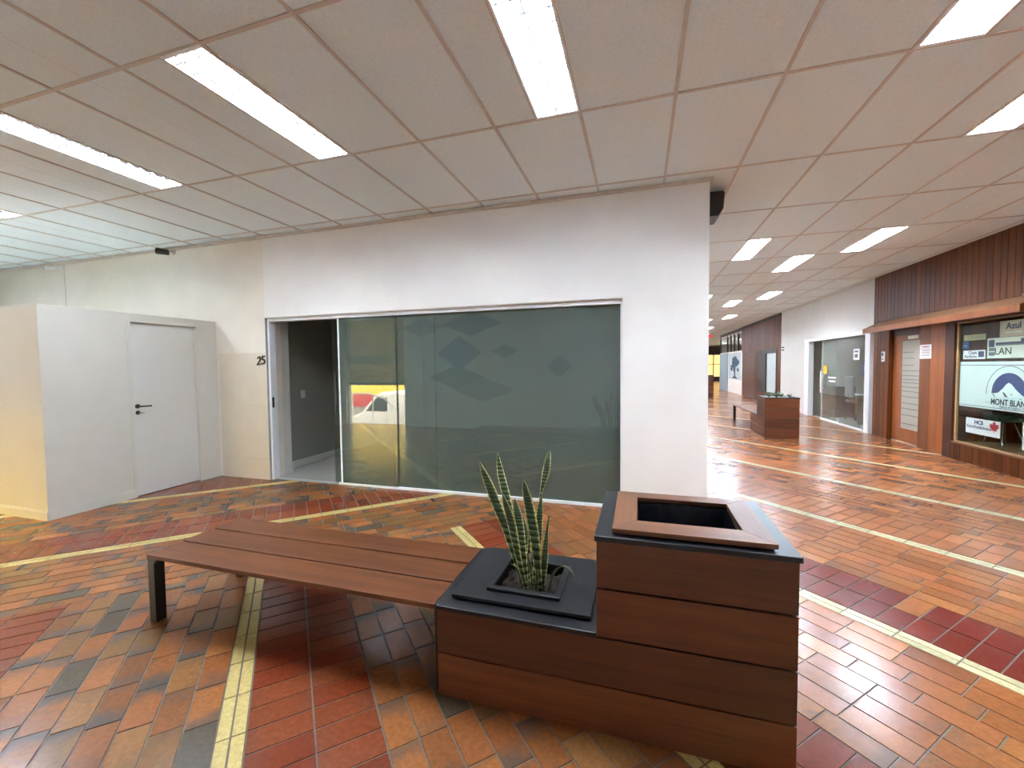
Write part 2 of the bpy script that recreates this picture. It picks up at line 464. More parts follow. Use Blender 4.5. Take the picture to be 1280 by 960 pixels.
for i in range(i0, i1+1):
    x = X0+i*GX; y1 = YE+.2 if x > XP-.2 else YF+.05
    if x > XR+.1: ya = 28
    else: ya = YB
    if x < -12.4 or x > 9.6: continue
    cm.box(x-.011, x+.011, ya, y1, CZ-.006, CZ+.001, 1)
for j in range(j0, j1+1):
    y = Y0+j*GY
    if y < YB: continue
    xa = -12.3 if y < YF else XP; xb = XR if y < 28 else 9.5
    cm.box(xa, xb, y-.011, y+.011, CZ-.0055, CZ+.001, 1)
for lx, ly in lights:                                  # t-bar beside each recessed light
    side = lx-.013 if abs(((lx-X0)/GX) % 1-.5) < .3 else lx+LW+.002
    cm.box(side, side+.011, ly, ly+LL, CZ-.006, CZ+.001, 1)
cm.box(-14, 10.5, YB-.6, YE+1, 3.5, 3.6, 2)
ceil = cm.build('ceiling', ['ceil_tile', 't_bar', 'slab'], fix=False)
struct(ceil, 'suspended ceiling of pale fibre tiles in a metal grid', 'ceiling')

def make_light(blades=True):
    t = thing('ceiling_light', '', 'ceiling light')
    f = MB(); w, l = LW, LL; e = .012
    f.box(0, e, 0, l, -.008, .1); f.box(w-e, w, 0, l, -.008, .1); f.box(e, w-e, 0, e*2, -.008, .1); f.box(e, w-e, l-e*2, l, -.008, .1)
    f.box(0, w, 0, l, .1, .108); f.box(w/2-.004, w/2+.004, e*2, l-e*2, -.006, .1)
    f.build('housing', 'housing', t)
    r = MB()
    for s in (0, 1):
        c = w/4+.003 if s == 0 else 3*w/4-.003; hw = w/4-.012
        prof = [(-hw, .002), (-hw*.85, .03), (-hw*.5, .055), (0, .066), (hw*.5, .055), (hw*.85, .03), (hw, .002)]
        for a, b in zip(prof[:-1], prof[1:]):
            r.quad([(c+a[0], e*2, a[1]), (c+a[0], l-e*2, a[1]), (c+b[0], l-e*2, b[1]), (c+b[0], e*2, b[1])])
    r.build('reflector', 'reflector', t, fix=False)
    nb = 13
    for k in range(nb if blades else 0):
        y = e*2+.05+k*(l-.15)/(nb-1); th = .005; lv = MB()
        for xa, xb in ((e+.003, w/2), (w/2, w-e-.003)):
            lv.prism([(y-th, -.004), (y+th, -.004), (y+.0012, .006), (y-.0012, .006)], 'x', xa, xb)
        lv.build('louver_blade', 'louver', t)
    for c in (w/4, 3*w/4):
        tb = MB(); tb.tube([(c, .05, .032), (c, l-.05, .032)], .013, 8); tb.build('tube', 'tube', t, smooth=False)
    return t
names = ['ceiling light farthest left, beyond the white partition room', 'short visible end of a ceiling light above the white partition',
 'long ceiling light at left, the second from the left edge', 'long ceiling light above the doorway side of the shopfront',
 'large ceiling light at top centre, nearest the middle of the white wall']
lproto = make_light(); lfar = make_light(False); used = set()
for n, (lx, ly) in enumerate(lights):
    src = lproto if ly < 5 else lfar
    o = copy_tree(src) if src.name in used else src
    used.add(src.name)
    o.location = (lx, ly, CZ)
    if n < 5: o['label'] = names[n]
    else:
        m = (n-5); row = 'left' if lx < 1.8 else ('middle' if lx < 2.9 else 'right')
        r = [l for l in lights[5:] if abs(l[0]-lx) < .1].index((lx, ly))
        o['label'] = 'recessed louvered light in the %s row of the corridor ceiling, %s from the camera' % (row, ['first', 'second', 'third', 'fourth', 'fifth', 'sixth', 'seventh', 'eighth'][r])
    o['group'] = 'recessed fluorescent ceiling lights'

# ------------------------------------------------------------------ shell walls
def wall(name, boxes, mat, label, bevel=0):
    b = MB()
    for bx in boxes: b.box(*bx)
    return struct(b.build(name, mat, bevel=bevel), label, 'wall')
OX0, OX1, OZ = -4.78, -.17, 2.19
wf = wall('wall_front', [(OX1, XP, YF, YF+.2, 0, CZ+.2), (OX0, OX1, YF, YF+.2, OZ, CZ+.2)], 'wall_white', 'white plaster shopfront wall around the grey glass')
wall('wall_left', [(-12.2, OX0, YF+.015, YF+.25, 0, CZ+.2)], 'wall_cream', 'cream wall to the left of the shopfront')
sm = MB(); sm.box(-8.875, -8.86, YF+.008, YF+.02, 2.17, 3.22); struct(sm.build('trim_1', 'wall_grey'), 'thin vertical joint strip on the cream wall above the partition', 'trim')
pn = MB()
for z0, z1 in ((0, .288), (.292, 1.018), (1.022, 1.72)):
    pn.box(-5.62, OX0, YF+.004, YF+.02, z0, z1)
struct(pn.build('trim_2', 'panel_cream', bevel=.002), 'cream panelled dado beside the shop doorway', 'wall panel')
tr = MB()
tr.box(-12.2, XP+.03, YF-.028, YF+.02, CZ-.036, CZ-.004); tr.box(XP, XP+.03, YF+.02, 42, CZ-.036, CZ-.004)
struct(tr.build('trim_3', 'trim_paint', bevel=.004), 'pale edge moulding where the shopfront wall meets the ceiling', 'trim')
wall('wall_corridor_left', [(XP-.2, XP, YF+.2, YE, 0, CZ+.2)], 'wall_corr', 'corridor wall behind the corner of the shopfront')
# back wall with the street opening (seen mirrored in the shop glass)
BX0, BX1 = -7.5, -5.75
wall('wall_back', [(-12.2, BX0, YB-.2, YB, -.2, CZ+.2), (BX1, XR+.4, YB-.2, YB, -.2, CZ+.2), (BX0, BX1, YB-.2, YB, 2.75, CZ+.2)], 'wall_corr', 'wall opposite the shopfront, seen only as a reflection')
wall('wall_far_left', [(-12.4, -12.2, YB-.2, YF+.3, -.2, CZ+.2)], 'wall_cream', 'end wall of the left passage')
wall('wall_outer', [(9.5, 9.7, YB-.2, YE+.3, -.2, CZ+.3), (XR+.2, 9.7, YB-.2, YB, -.2, CZ+.3)], 'wall_corr', 'outer wall behind the right-hand shops')
wall('wall_end', [(-.2, 9.7, YE, YE+.2, 0, CZ+.3)], 'wall_corr', 'far end wall of the corridor')
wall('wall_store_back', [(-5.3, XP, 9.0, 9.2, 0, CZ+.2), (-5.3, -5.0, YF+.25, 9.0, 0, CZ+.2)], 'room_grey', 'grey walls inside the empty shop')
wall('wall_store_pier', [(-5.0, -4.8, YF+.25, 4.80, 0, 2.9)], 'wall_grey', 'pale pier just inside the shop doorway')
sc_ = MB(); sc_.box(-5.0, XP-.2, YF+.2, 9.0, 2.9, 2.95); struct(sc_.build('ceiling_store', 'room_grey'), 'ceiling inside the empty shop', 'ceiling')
sf = MB(); sf.box(-5.0, XP-.2, YF+.12, 9.0, -.02, .006); struct(sf.build('floor_store', 'tile_floor'), 'pale tiled floor inside the empty shop', 'floor')
bb = MB(); bb.box(-5.0, -4.985, 4.80, 9.0, .006, .11); bb.box(-4.8, -4.788, YF+.25, 4.81, .006, .11); bb.box(-5.0, -4.788, 4.80, 4.812, .006, .11)
struct(bb.build('baseboard_store', 'wall_grey', bevel=.003), 'pale baseboard inside the empty shop', 'baseboard')
sw = thing('light_switch', 'small white light switch plate on the dark inner wall of the empty shop', 'light switch', (-4.998, 5.25, 1.1))
b = MB(); b.box(-5.0, -4.99, 5.21, 5.29, 1.05, 1.17); b.build('plate', 'alu', sw, bevel=.003)
b = MB(); b.box(-4.99, -4.985, 5.235, 5.265, 1.08, 1.14); b.build('rocker', 'paper', sw, bevel=.002)

# ------------------------------------------------------------------ partition box with door
PX, PY, PZ = -5.68, 2.60, 2.17
DY0, DY1, DZ = 3.385, 4.135, 2.07
b = MB()
b.box(-12.2, PX, PY, PY+.1, 0, PZ)
b.box(PX-.1, PX, PY+.1, DY0, 0, PZ); b.box(PX-.1, PX, DY1, YF+.015, 0, PZ); b.box(PX-.1, PX, DY0, DY1, DZ, PZ)
b.box(-12.2, PX-.1, PY+.1, YF+.015, PZ-.08, PZ-.02)
wp = struct(b.build('wall_partition', 'wall_grey'), 'low white partition room at the left with a flush door', 'wall')
b = MB(); b.box(-12.2, PX+.014, PY-.014, PY, 0, .085); b.box(PX, PX+.014, PY, DY0-.03, 0, .085); b.box(PX, PX+.014, DY1+.03, YF, 0, .085)
b.box(-12.2, PX+.008, PY-.008, PY, .085, .1); b.box(PX, PX+.008, PY, DY0-.03, .085, .1); b.box(PX, PX+.008, DY1+.03, YF, .085, .1)
struct(b.build('baseboard_left', 'wall_grey', bevel=.002), 'white baseboard round the partition room', 'baseboard')
d1 = bpy.data.objects.new('door_1', None); COL.objects.link(d1); d1.location = (PX-.03, DY0, 0); struct(d1, 'closed white flush door in the partition room', 'door')
b = MB(); b.box(PX-.06, PX-.028, DY0+.003, DY1-.003, .008, DZ-.003); b.build('door_leaf', 'door_paint', d1, bevel=.002)
b = MB(); b.box(PX-.002, PX+.006, DY0-.035, DY0, 0, DZ+.035); b.box(PX-.002, PX+.006, DY1, DY1+.035, 0, DZ+.035); b.box(PX-.002, PX+.006, DY0, DY1, DZ, DZ+.035)
b.build('door_frame', 'wall_grey', d1, bevel=.002)
b = MB(); b.tube([(PX-.03, DY0+.055, 1.075), (PX-.02, DY0+.055, 1.075)], .026, 16); b.tube([(PX-.03, DY0+.055, 1.0), (PX-.02, DY0+.055, 1.0)], .024, 16)
b.tube([(PX-.02, DY0+.055, 1.075), (PX+.022, DY0+.055, 1.075), (PX+.028, DY0+.07, 1.075), (PX+.028, DY0+.17, 1.072)], .0095, 10)
b.build('handle', 'iron', d1, smooth=False)
b = MB(); b.box(PX-.021, PX-.012, DY0+.05, DY0+.06, .985, 1.015); b.tube([(PX-.018, DY0+.055, 1.0), (PX+.012, DY0+.055, 1.0), (PX+.016, DY0+.1, .995)], .005, 8); b.build('key', 'chrome', d1)

# ------------------------------------------------------------------ shop 25 glazing
YG = 4.49
w1 = bpy.data.objects.new('window_1', None); COL.objects.link(w1); w1.location = (-2, YG, 0); struct(w1, 'dark grey-green glass shopfront with slim white frame', 'shop window')
b = MB()
b.box(OX0, OX1, YG-.05, YG+.05, 2.135, OZ); b.box(OX0+.0, OX0+.035, YG-.06, YG+.04, 0, 2.135)
b.box(OX1-.022, OX1, YG-.03, YG+.03, 0, 2.135); b.box(-3.72, OX1-.022, YG-.03, YG+.03, 0, .03)
b.build('frame', 'alu', w1, bevel=.003)
b = MB(); b.box(OX0-.002, OX0+.003, YF+.002, YG-.06, 0, OZ); b.build('jamb_lining', 'alu_grey', w1)
b = MB(); b.box(OX0, OX1, YF+.003, YG-.05, OZ-.012, OZ); b.build('head_lining', 'trim_paint', w1)
b = MB(); b.box(OX0+.035, -3.72, YG-.03, YG+.03, 0, .012); b.build('threshold', 'alu_grey', w1)
for xa, xb in ((-2.90, -2.325), (-2.32, OX1-.02)):
    b = MB(); b.box(xa, xb, YG-.005, YG+.005, .03, 2.135); b.build('pane', 'store_glass', w1)
d2 = bpy.data.objects.new('door_2', None); COL.objects.link(d2); d2.location = (-3.7, YG-.025, 0); struct(d2, 'sliding glass door leaf slid half open', 'door')
b = MB(); b.box(-3.66, -2.84, YG-.027, YG-.017, .03, 2.135); b.build('pane', 'store_glass', d2)
b = MB(); b.box(-3.675, -3.655, YG-.035, YG-.01, .03, 2.135); b.build('edge_profile', 'alu', d2, bevel=.002)
b = MB(); b.tube([(-3.775, YG+.03, .92), (-3.775, YG+.03, 1.45)], .011, 10); 
for z in (1.0, 1.36): b.tube([(-3.775, YG+.03, z), (-3.70, YG+.03, z)], .006, 8)
b.build('pull_handle', 'chrome', d2)
b = MB(); b.box(-3.80, -3.68, YG+.012, YG+.02, .014, 2.13); b.build('pane', 'clear_glass', d2)
b = MB(); b.box(OX0+.034, OX0+.045, YG-.05, YG-.02, .98, 1.12); b.build('lock_keeper', 'iron', d2, bevel=.003)
hn = thing('house_number', 'dark metal number 25 on the cream dado beside the shop doorway', 'number', (-4.9, YF, 1.6))
text_obj('digit', '2', .17, 'iron', hn, (-4.945, YF-.002, 1.555), 'front', .075, .006, .001, .25)
text_obj('digit', '5', .17, 'iron', hn, (-4.868, YF-.002, 1.565), 'front', .075, .006, .001, .1)

# ------------------------------------------------------------------ right wall: shops
struct(wall('wall_right', [(XR, XR+.2, 3.2, 10.54, 2.28, CZ+.2), (XR, XR+.2, 10.54, 14.3, 2.17, CZ+.2), (XR, XR+.2, 14.3, 16.55, 0, CZ+.2),
    (XR+.02, XR+.2, 16.55, 22.3, 2.05, CZ+.2), (XR+.02, XR+.2, 22.3, 28, 3.0, CZ+.2), (XR, XR+.2, YB, 3.2, 0, CZ+.2)], 'wall_corr', 'pale painted corridor wall along the right side'), 'pale painted corridor wall along the right side', 'wall')
wall('wall_shop_divider', [(XR+.2, 9.5, 10.44, 10.6, 0, CZ+.2), (XR+.2, 9.5, 14.32, 14.5, 0, CZ+.2), (XR+.2, 9.5, 22.3, 22.45, 0, CZ+.2), (XR+.2, 9.5, 28, 28.2, 0, CZ+.2), (XR+.2, 9.5, 3.0, 3.15, 0, CZ+.2)], 'shop_beige', 'dividing walls between the right-hand shops')
sc2 = MB(); sc2.box(XR+.2, 9.5, YB, 28.2, 3.05, 3.1); struct(sc2.build('ceiling_shops', 'shop_beige'), 'ceiling inside the right-hand shops', 'ceiling')
sf2 = MB(); sf2.box(XR+.06, 9.5, YB, 28.2, -.02, .012); struct(sf2.build('floor_shops', 'tile_floor'), 'tiled floor inside the right-hand shops', 'floor')
# wooden shop: panelling
wpan = bpy.data.objects.new('wall_wood_panelling', None); COL.objects.link(wpan); wpan.location = (XR, 7, 0); struct(wpan, 'dark varnished knotty pine cladding of the travel shop', 'wall')
b = MB(); y = 3.2
while y < 10.53:
    w = rnd.uniform(.1, .135); y2 = min(y+w, 10.54); b.box(XR-.016, XR+.004, y+.002, y2-.002, 2.28, CZ-.012); y = y2
b.build('upper_boards', 'pine', wpan, bevel=.003, segs=1)
b = MB()
for ya, yb in ((9.98, 10.12), (10.12, 10.26), (10.26, 10.4), (10.4, 10.53)): b.box(XR-.01, XR+.05, ya+.002, yb-.002, 0, 2.29)
b.build('side_boards', 'pine', wpan, bevel=.003, segs=1)
b = MB()
b.box(XR+.0, XR+.05, 8.78, 9.05, 0, 2.29); b.box(XR+.0, XR+.05, 8.42, 8.776, 0, 2.29)
b.build('plain_panel', 'door_wood', wpan, bevel=.002, segs=1)
b = MB(); b.box(XR-.012, XR+.06, 8.20, 8.40, 0, 2.29); b.box(XR-.01, XR+.03, 3.2, 8.2, 2.1, 2.29)
b.build('window_post', 'dark_wood', wpan, bevel=.003, segs=1)
b = MB(); y = 3.2
while y < 8.19:
    y2 = min(y+.13, 8.2); b.box(XR-.012, XR+.04, y+.002, y2-.002, 0, .25); y = y2
b.build('sill_boards', 'pine', wpan, bevel=.003, segs=1)
b = MB(); b.box(XR-.02, XR+.06, 3.2, 8.2, .25, .275); b.build('sill_cap', 'pine_y', wpan, bevel=.004, segs=1)
b = MB(); b.box(XR+.05, XR+.2, 8.2, 10.54, 2.0, 2.29); b.box(XR+.05, XR+.2, 8.2, 9.05, 0, 2.0); b.box(XR+.05, XR+.2, 9.98, 10.54, 0, 2.0); b.build('inner_frame', 'dark_wood', wpan)
# awning
aw = thing('wooden_awning', 'sloping brown board canopy over the travel shop door and window', 'canopy', (XR, 8.4, 2.2))
b = MB(); b.prism([(XR-.0165, 2.33), (XR-.0165, 2.27), (4.32, 2.155), (4.30, 2.175)], 'y', 6.55, 10.3)
b.v = [(x, (y if y < 8 or x > 4.5 else y-.15), z) for x, y, z in b.v]
b.build('roof_board', 'awning_wood', aw, bevel=.004, segs=1)
b = MB(); b.box(4.285, 4.32, 6.5, 10.15, 2.085, 2.18); b.build('fascia', 'door_wood', aw, bevel=.004, segs=1)
for yy in (6.75, 8.35, 9.9):
    b = MB(); b.prism([(XR-.0165, 2.27), (XR-.0165, 2.12), (4.33, 2.1), (4.33, 2.15)], 'y', yy, yy+.05); b.build('bracket', 'pine_y', aw)
sb = thing('black_sign_box', 'black box hanging past the near end of the board canopy', 'sign', (4.45, 6.3, 2.1))
b = MB(); b.box(4.3, 4.6, 6.16, 6.42, 2.06, 2.25); b.build('box_body', 'black_plastic', sb, bevel=.01)
b = MB(); b.box(4.27, XR-.02, 6.1, 6.46, 2.25, 2.29); b.build('top_board', 'pine_y', sb, bevel=.003)
# door 3: glazed wooden door
d3 = bpy.data.objects.new('door_3', None); COL.objects.link(d3); d3.location = (XR+.06, 9.5, 0); struct(d3, 'wooden door with a tall striped frosted pane', 'door')
b = MB(); xa, xb = XR+.055, XR+.09
b.box(xa, xb, 9.06, 9.13, .02, 2.0); b.box(xa, xb, 9.68, 9.96, .02, 2.0); b.box(xa, xb, 9.13, 9.68, .02, .27); b.box(xa, xb, 9.13, 9.68, 1.9, 2.0)
b.build('door_leaf', 'door_wood', d3, bevel=.003, segs=1)
b = MB(); b.box(XR+.062, XR+.072, 9.13, 9.68, .27, 1.9); b.build('pane', 'frost_glass', d3)
b = MB()
for z in (.36, .52, .64, .74, .86, .96, 1.04, 1.12, 1.18, 1.25, 1.34, 1.44, 1.57, 1.68): b.box(XR+.058, XR+.062, 9.16 if z < 1.4 else 9.32, 9.66, z, z+.012)
b.build('pane_stripes', 'grey_print', d3)
b = MB(); b.box(XR+.05, XR+.06, 9.2, 9.5, 1.925, 1.985); b.build('door_plate', 'sign_pale', d3)
ic = thing('intercom', 'small white intercom on the pine boards beside the glazed wooden door', 'intercom', (XR-.01, 10.15, 1.62))
b = MB(); b.box(XR-.03, XR-.01, 10.1, 10.2, 1.52, 1.72); b.build('case', 'alu', ic, bevel=.006)
b = MB(); b.box(XR-.034, XR-.03, 10.12, 10.18, 1.63, 1.7); b.build('speaker_grille', 'grey_print', ic)
b = MB(); b.box(XR-.034, XR-.03, 10.135, 10.165, 1.55, 1.59); b.build('call_button', 'dark_metal', ic)
nt = thing('paper_notice', 'white paper notice taped to the wooden panel beside the glazed door', 'notice', (XR, 8.9, 1.68))
b = MB(); b.box(XR-.004, XR-.001, 8.74, 9.04, 1.56, 1.80); b.build('sheet', 'paper', nt)
b = MB(); b.box(XR-.0055, XR-.004, 8.8, 8.98, 1.755, 1.77)
b.build('heading', 'red_print', nt)
b = MB()
for k in range(5): b.box(XR-.0055, XR-.004, 8.78, 9.0-.03*(k % 2), 1.61+k*.026, 1.617+k*.026)
b.build('text_lines', 'grey_print', nt)
# window 3: travel shop display
w3 = bpy.data.objects.new('window_2', None); COL.objects.link(w3); w3.location = (XR+.04, 5.7, 0); struct(w3, 'large display window of the travel shop', 'shop window')
b = MB(); b.box(XR+.02, XR+.05, 8.165, 8.2, .275, 2.1); b.box(XR+.02, XR+.05, 3.2, 8.165, .275, .29); b.box(XR+.02, XR+.05, 3.2, 8.165, 2.08, 2.1)
b.build('frame', 'ledge', w3)
b = MB(); b.box(XR+.032, XR+.038, 3.2, 8.165, .29, 2.08); b.build('pane', 'shop_glass', w3)
b = MB(); b.box(XR+.06, 5.45, 3.2, 8.2, .22, .27); b.build('display_ledge', 'ledge', w3)
b = MB(); y = 3.2
while y < 8.19:
    w = rnd.uniform(.14, .2); y2 = min(y+w, 8.2); b.box(5.45, 5.48, y+.004, y2-.004, 0, 3.0); y = y2
b.box(XR+.2, 5.45, 8.2, 8.24, 0, 3.0)
b.build('display_backboards', 'pine', w3)
GXs = XR+.046          # signs sit just behind the glass
def sign(name, label, y0, y1, z0, z1, mat, cat='sign', x=GXs):
    t = thing(name, label, cat, (x, (y0+y1)/2, (z0+z1)/2))
    b = MB(); b.box(x, x+.004, y0, y1, z0, z1); b.build('board', mat, t); return t
def plate(t, name, mat, polys, dx=.0012, x=GXs):
    b = MB()
    for p in polys: b.prism(p, 'x', x-dx, x)
    return b.build(name, mat, t.children[0] if t.children and t.children[0].name.startswith('board') else t)
def rect(y0, y1, z0, z1): return [(y0, z0), (y1, z0), (y1, z1), (y0, z1)]
p = sign('travel_poster', 'wide white poster with a navy arch, white mountain and MONT BLANC lettering', 6.35, 8.155, .83, 1.50, 'poster', 'poster')
CY, CZ2 = 7.258, 1.06
arc = []
def ring(r0, r1, a0, a1, n=24, ky=1.0, kz=1.0):
    o = [(CY+r1*ky*math.cos(a0+(a1-a0)*i/n), CZ2+r1*kz*math.sin(a0+(a1-a0)*i/n)) for i in range(n+1)]
    q = [(CY+r0*ky*math.cos(a0+(a1-a0)*i/n), CZ2+r0*kz*math.sin(a0+(a1-a0)*i/n)) for i in range(n+1)]
    return [[o[i], o[i+1], q[i+1], q[i]] for i in range(n)]
plate(p, 'outer_arc', 'grey_print', ring(.372, .38, -.05, math.pi+.05))
arch = [(CY+.285*math.cos(a), CZ2+.285*math.sin(a)) for a in [math.pi*i/24 for i in range(25)]]
arch += [(CY-.22, CZ2-.01), (CY-.12, CZ2+.06), (CY-.05, CZ2+.13), (CY, CZ2+.155), (CY+.04, CZ2+.135), (CY+.1, CZ2+.07), (CY+.17, CZ2+.015), (CY+.24, CZ2+.0)]
apex = [(CY-.285, CZ2), (CY-.22, CZ2-.01), (CY-.12, CZ2+.06), (CY-.05, CZ2+.13), (CY, CZ2+.155), (CY+.04, CZ2+.135), (CY+.1, CZ2+.07), (CY+.17, CZ2+.015), (CY+.24, CZ2+.0), (CY+.285, CZ2)]
quads = []
for i in range(36):
    ya = CY-.285+.57*i/36; yb = ya+.57/36
    def low(yy):
        for (p0, q0), (p1, q1) in zip(apex[:-1], apex[1:]):
            if p0 <= yy <= p1+1e-9: return q0+(q1-q0)*(yy-p0)/(p1-p0)
        return CZ2
    top = lambda yy: CZ2+math.sqrt(max(0, .285**2-(yy-CY)**2))
    if top((ya+yb)/2) > low((ya+yb)/2)+.004:
        quads.append([(ya, low(ya)), (yb, low(yb)), (yb, max(low(yb), top(yb))), (ya, max(low(ya), top(ya)))])
plate(p, 'navy_arch', 'navy', quads)
plate(p, 'rock_marks', 'ink', [[(CY+.27, CZ2-.01), (CY+.25, CZ2-.01), (CY+.215, CZ2-.055), (CY+.23, CZ2-.05)], [(CY+.1, CZ2+.02), (CY+.075, CZ2+.02), (CY+.01, CZ2-.045), (CY+.06, CZ2-.035)], [(CY-.03, CZ2), (CY-.06, CZ2+.005), (CY-.05, CZ2-.012)], [(CY-.17, CZ2-.05), (CY-.2, CZ2-.045), (CY-.19, CZ2-.062)]])
text_obj('lettering', 'MONT BLANC', .115, 'ink', p, (GXs-.0005, 7.545, .905), 'right', .62, .001, .002)
text_obj('small_lettering', 'Agência de Viagens e Turismo', .045, 'grey_print', p, (GXs-.0005, 7.40, .868), 'right', .5, .001)
plate(p, 'rules', 'grey_print', [rect(6.4, 8.15, 1.445, 1.455), rect(6.4, 8.15, .852, .86), rect(7.545, 7.65, .925, .93)])
t = sign('name_sign', 'pale beige window sign reading Azul at the top of the display window', 7.06, 7.44, 1.83, 2.045, 'sign_beige')
text_obj('lettering', 'Azul', .115, 'navy_dk', t, (GXs-.0005, 7.345, 1.935), 'right', .24, .001, .004)
text_obj('small_lettering', 'Linhas Aéreas', .05, 'sign_pale', t, (GXs-.0005, 7.35, 1.875), 'right', .26, .001, .001)
t = sign('framed_sign', 'framed picture sign with blue photo strip and large LAN lettering', 6.75, 7.645, 1.545, 1.825, 'sign_pale')
plate(t, 'photo_strip', 'navy_dk', [rect(7.52, 7.62, 1.7, 1.8), rect(6.8, 7.5, 1.735, 1.76), rect(6.8, 7.1, 1.76, 1.80)])
plate(t, 'photo_shade', 'grey_print', [rect(7.515, 7.615, 1.58, 1.63), rect(7.515, 7.615, 1.645, 1.69), rect(6.8, 7.5, 1.715, 1.735)])
text_obj('lettering', 'LAN', .135, 'ink', t, (GXs-.0005, 7.51, 1.595), 'right', .27, .001, .001)
t = sign('strip_sign', 'narrow pale yellow sign strip above the small blue sticker', 7.685, 8.10, 1.815, 1.9, 'sign_yellow')
plate(t, 'lettering_marks', 'sign_beige', [rect(7.72+k*.04, 7.745+k*.04, 1.835, 1.875) for k in range(6)])
t = sign('name_board', 'small white board reading Copa Airlines with a blue square', 7.678, 8.10, 1.54, 1.668, 'paper')
text_obj('lettering', 'Copa', .065, 'navy_dk', t, (GXs-.0005, 7.995, 1.612), 'right', .16, .001, .001)
text_obj('lettering', 'Airlines', .065, 'navy_dk', t, (GXs-.0005, 8.08, 1.557), 'right', .25, .001, .001)
plate(t, 'globe_square', 'navy_dk', [rect(7.70, 7.805, 1.565, 1.65)])
t = sign('sticker', 'small blue sticker at the left edge of the display window', 8.0, 8.115, 1.695, 1.805, 'blue_sign', 'sticker')
plate(t, 'sticker_mark', 'sign_pale', [[(8.03, 1.73), (8.09, 1.74), (8.06, 1.75)]])
t = sign('leaf_sign', 'white sign with dark lettering and a red maple leaf low in the display window', 7.372, 8.0, .445, .672, 'paper')
text_obj('lettering', 'HCS', .075, 'navy_dk', t, (GXs-.0005, 7.83, .592), 'right', .16, .001, .003)
text_obj('small_lettering', 'EuroFutilidades', .06, 'violet', t, (GXs-.0005, 7.975, .528), 'right', .45, .001, .001)
ml = [(0, -.08), (.006, -.035), (.05, -.045), (.042, -.025), (.085, .015), (.07, .025), (.078, .055), (.05, .048), (.045, .06), (.022, .035), (.03, .08), (.015, .072), (0, .1)]
leafp = ml+[(-a, c) for a, c in reversed(ml[1:-1])]
c0 = (7.475, .575)
plate(t, 'maple_leaf', 'red_print', [[(c0[0], c0[1]), (c0[0]+a[0], c0[1]+a[1]), (c0[0]+b_[0], c0[1]+b_[1])] for a, b_ in zip(leafp, leafp[1:]+leafp[:1])])
t = sign('flyer', 'white flyer at the right edge of the display window below the poster', 6.72, 7.022, .357, .715, 'paper', 'flyer')
plate(t, 'print_block', 'violet', [rect(6.78, 6.96, .5, .6)])
# teal chairs inside the display
def shell_chair(x, y, label):
    t = thing('shell_chair', label, 'chair', (x, y, .27), 'teal shell chairs behind the display window')
    b = MB(); n = 16
    prof = [(0, .0), (.1, .004), (.18, .02), (.24, .06), (.26, .1)]
    for k in range(n):
        a0, a1 = 2*math.pi*k/n, 2*math.pi*(k+1)/n
        for (r0, z0), (r1, z1) in zip(prof[:-1], prof[1:]):
            q = [(x+r0*math.cos(a0)*.8, y+r0*math.sin(a0), .62+z0), (x+r1*math.cos(a0)*.8, y+r1*math.sin(a0), .62+z1), (x+r1*math.cos(a1)*.8, y+r1*math.sin(a1), .62+z1), (x+r0*math.cos(a1)*.8, y+r0*math.sin(a1), .62+z0)]
            b.quad(q if r0 else q[:3])
    o = b.build('seat', 'teal', t, smooth=True); o.modifiers.new('s', 'SOLIDIFY').thickness = .012
    for sx, sy in ((1, 1), (1, -1), (-1, 1), (-1, -1)):
        b = MB(); b.tube([(x+.06*sx, y+.08*sy, .625), (x+.13*sx, y+.17*sy, .272)], .012, 8); b.build('leg', 'chrome', t)
shell_chair(5.12, 7.95, 'teal shell chair low in the display window at the left, under the poster')
shell_chair(5.12, 7.3, 'teal shell chair low in the display window behind the maple leaf sign')

# glass shop (right wall, y 10.6..14.3)
w4 = bpy.data.objects.new('window_3', None); COL.objects.link(w4); w4.location = (XR, 12.4, 0); struct(w4, 'white framed glass shopfront farther along the right wall', 'shop window')
b = MB(); b.box(XR-.03, XR+.1, 13.98, 14.3, 0, 2.17); b.box(XR-.03, XR+.1, 10.64, 10.84, 0, 2.17); b.box(XR-.04, XR+.1, 10.64, 14.3, 2.11, 2.19); b.box(XR, XR+.08, 10.84, 13.2, 0, .03)
b.build('frame', 'alu', w4, bevel=.004)
for ya, yb in ((10.84, 12.12), (12.13, 13.2)):
    b = MB(); b.box(XR+.03, XR+.036, ya, yb, .03, 2.11); b.build('pane', 'shop_glass', w4)
b = MB(); b.box(XR+.005, XR+.03, 12.05, 12.12, .03, .15); b.box(XR+.005, XR+.03, 10.95, 11.0, .03, .14); b.build('patch_fitting', 'alu_grey', w4)
d4 = bpy.data.objects.new('door_4', None); COL.objects.link(d4); d4.location = (XR, 13.2, 0); struct(d4, 'frameless glass door leaf of the white framed shop', 'door')
b = MB(); b.box(XR+.045, XR+.053, 12.4, 13.24, .02, 2.11); b.build('pane', 'clear_glass', d4)
b = MB(); b.box(XR+.04, XR+.058, 13.225, 13.245, .02, 2.11); b.build('edge_profile', 'alu', d4)
b = MB(); b.tube([(XR-.02, 13.12, .72), (XR-.02, 13.12, 1.3)], .02, 10)
for z in (.85, 1.17): b.tube([(XR-.02, 13.12, z), (XR+.045, 13.12, z)], .01, 8)
b.build('pull_handle', 'alu', d4)
xs = XR+.024
def sheet(name, label, y0, y1, z0, z1, mat, cat):
    t = thing(name, label, cat, (xs, (y0+y1)/2, z0)); b = MB(); b.box(xs, xs+.004, y0, y1, z0, z1); b.build('sheet', mat, t); return t
t = sheet('printed_notice', 'white printed notice on the glass of the white framed shop', 11.2, 11.48, 1.57, 1.82, 'paper', 'notice')
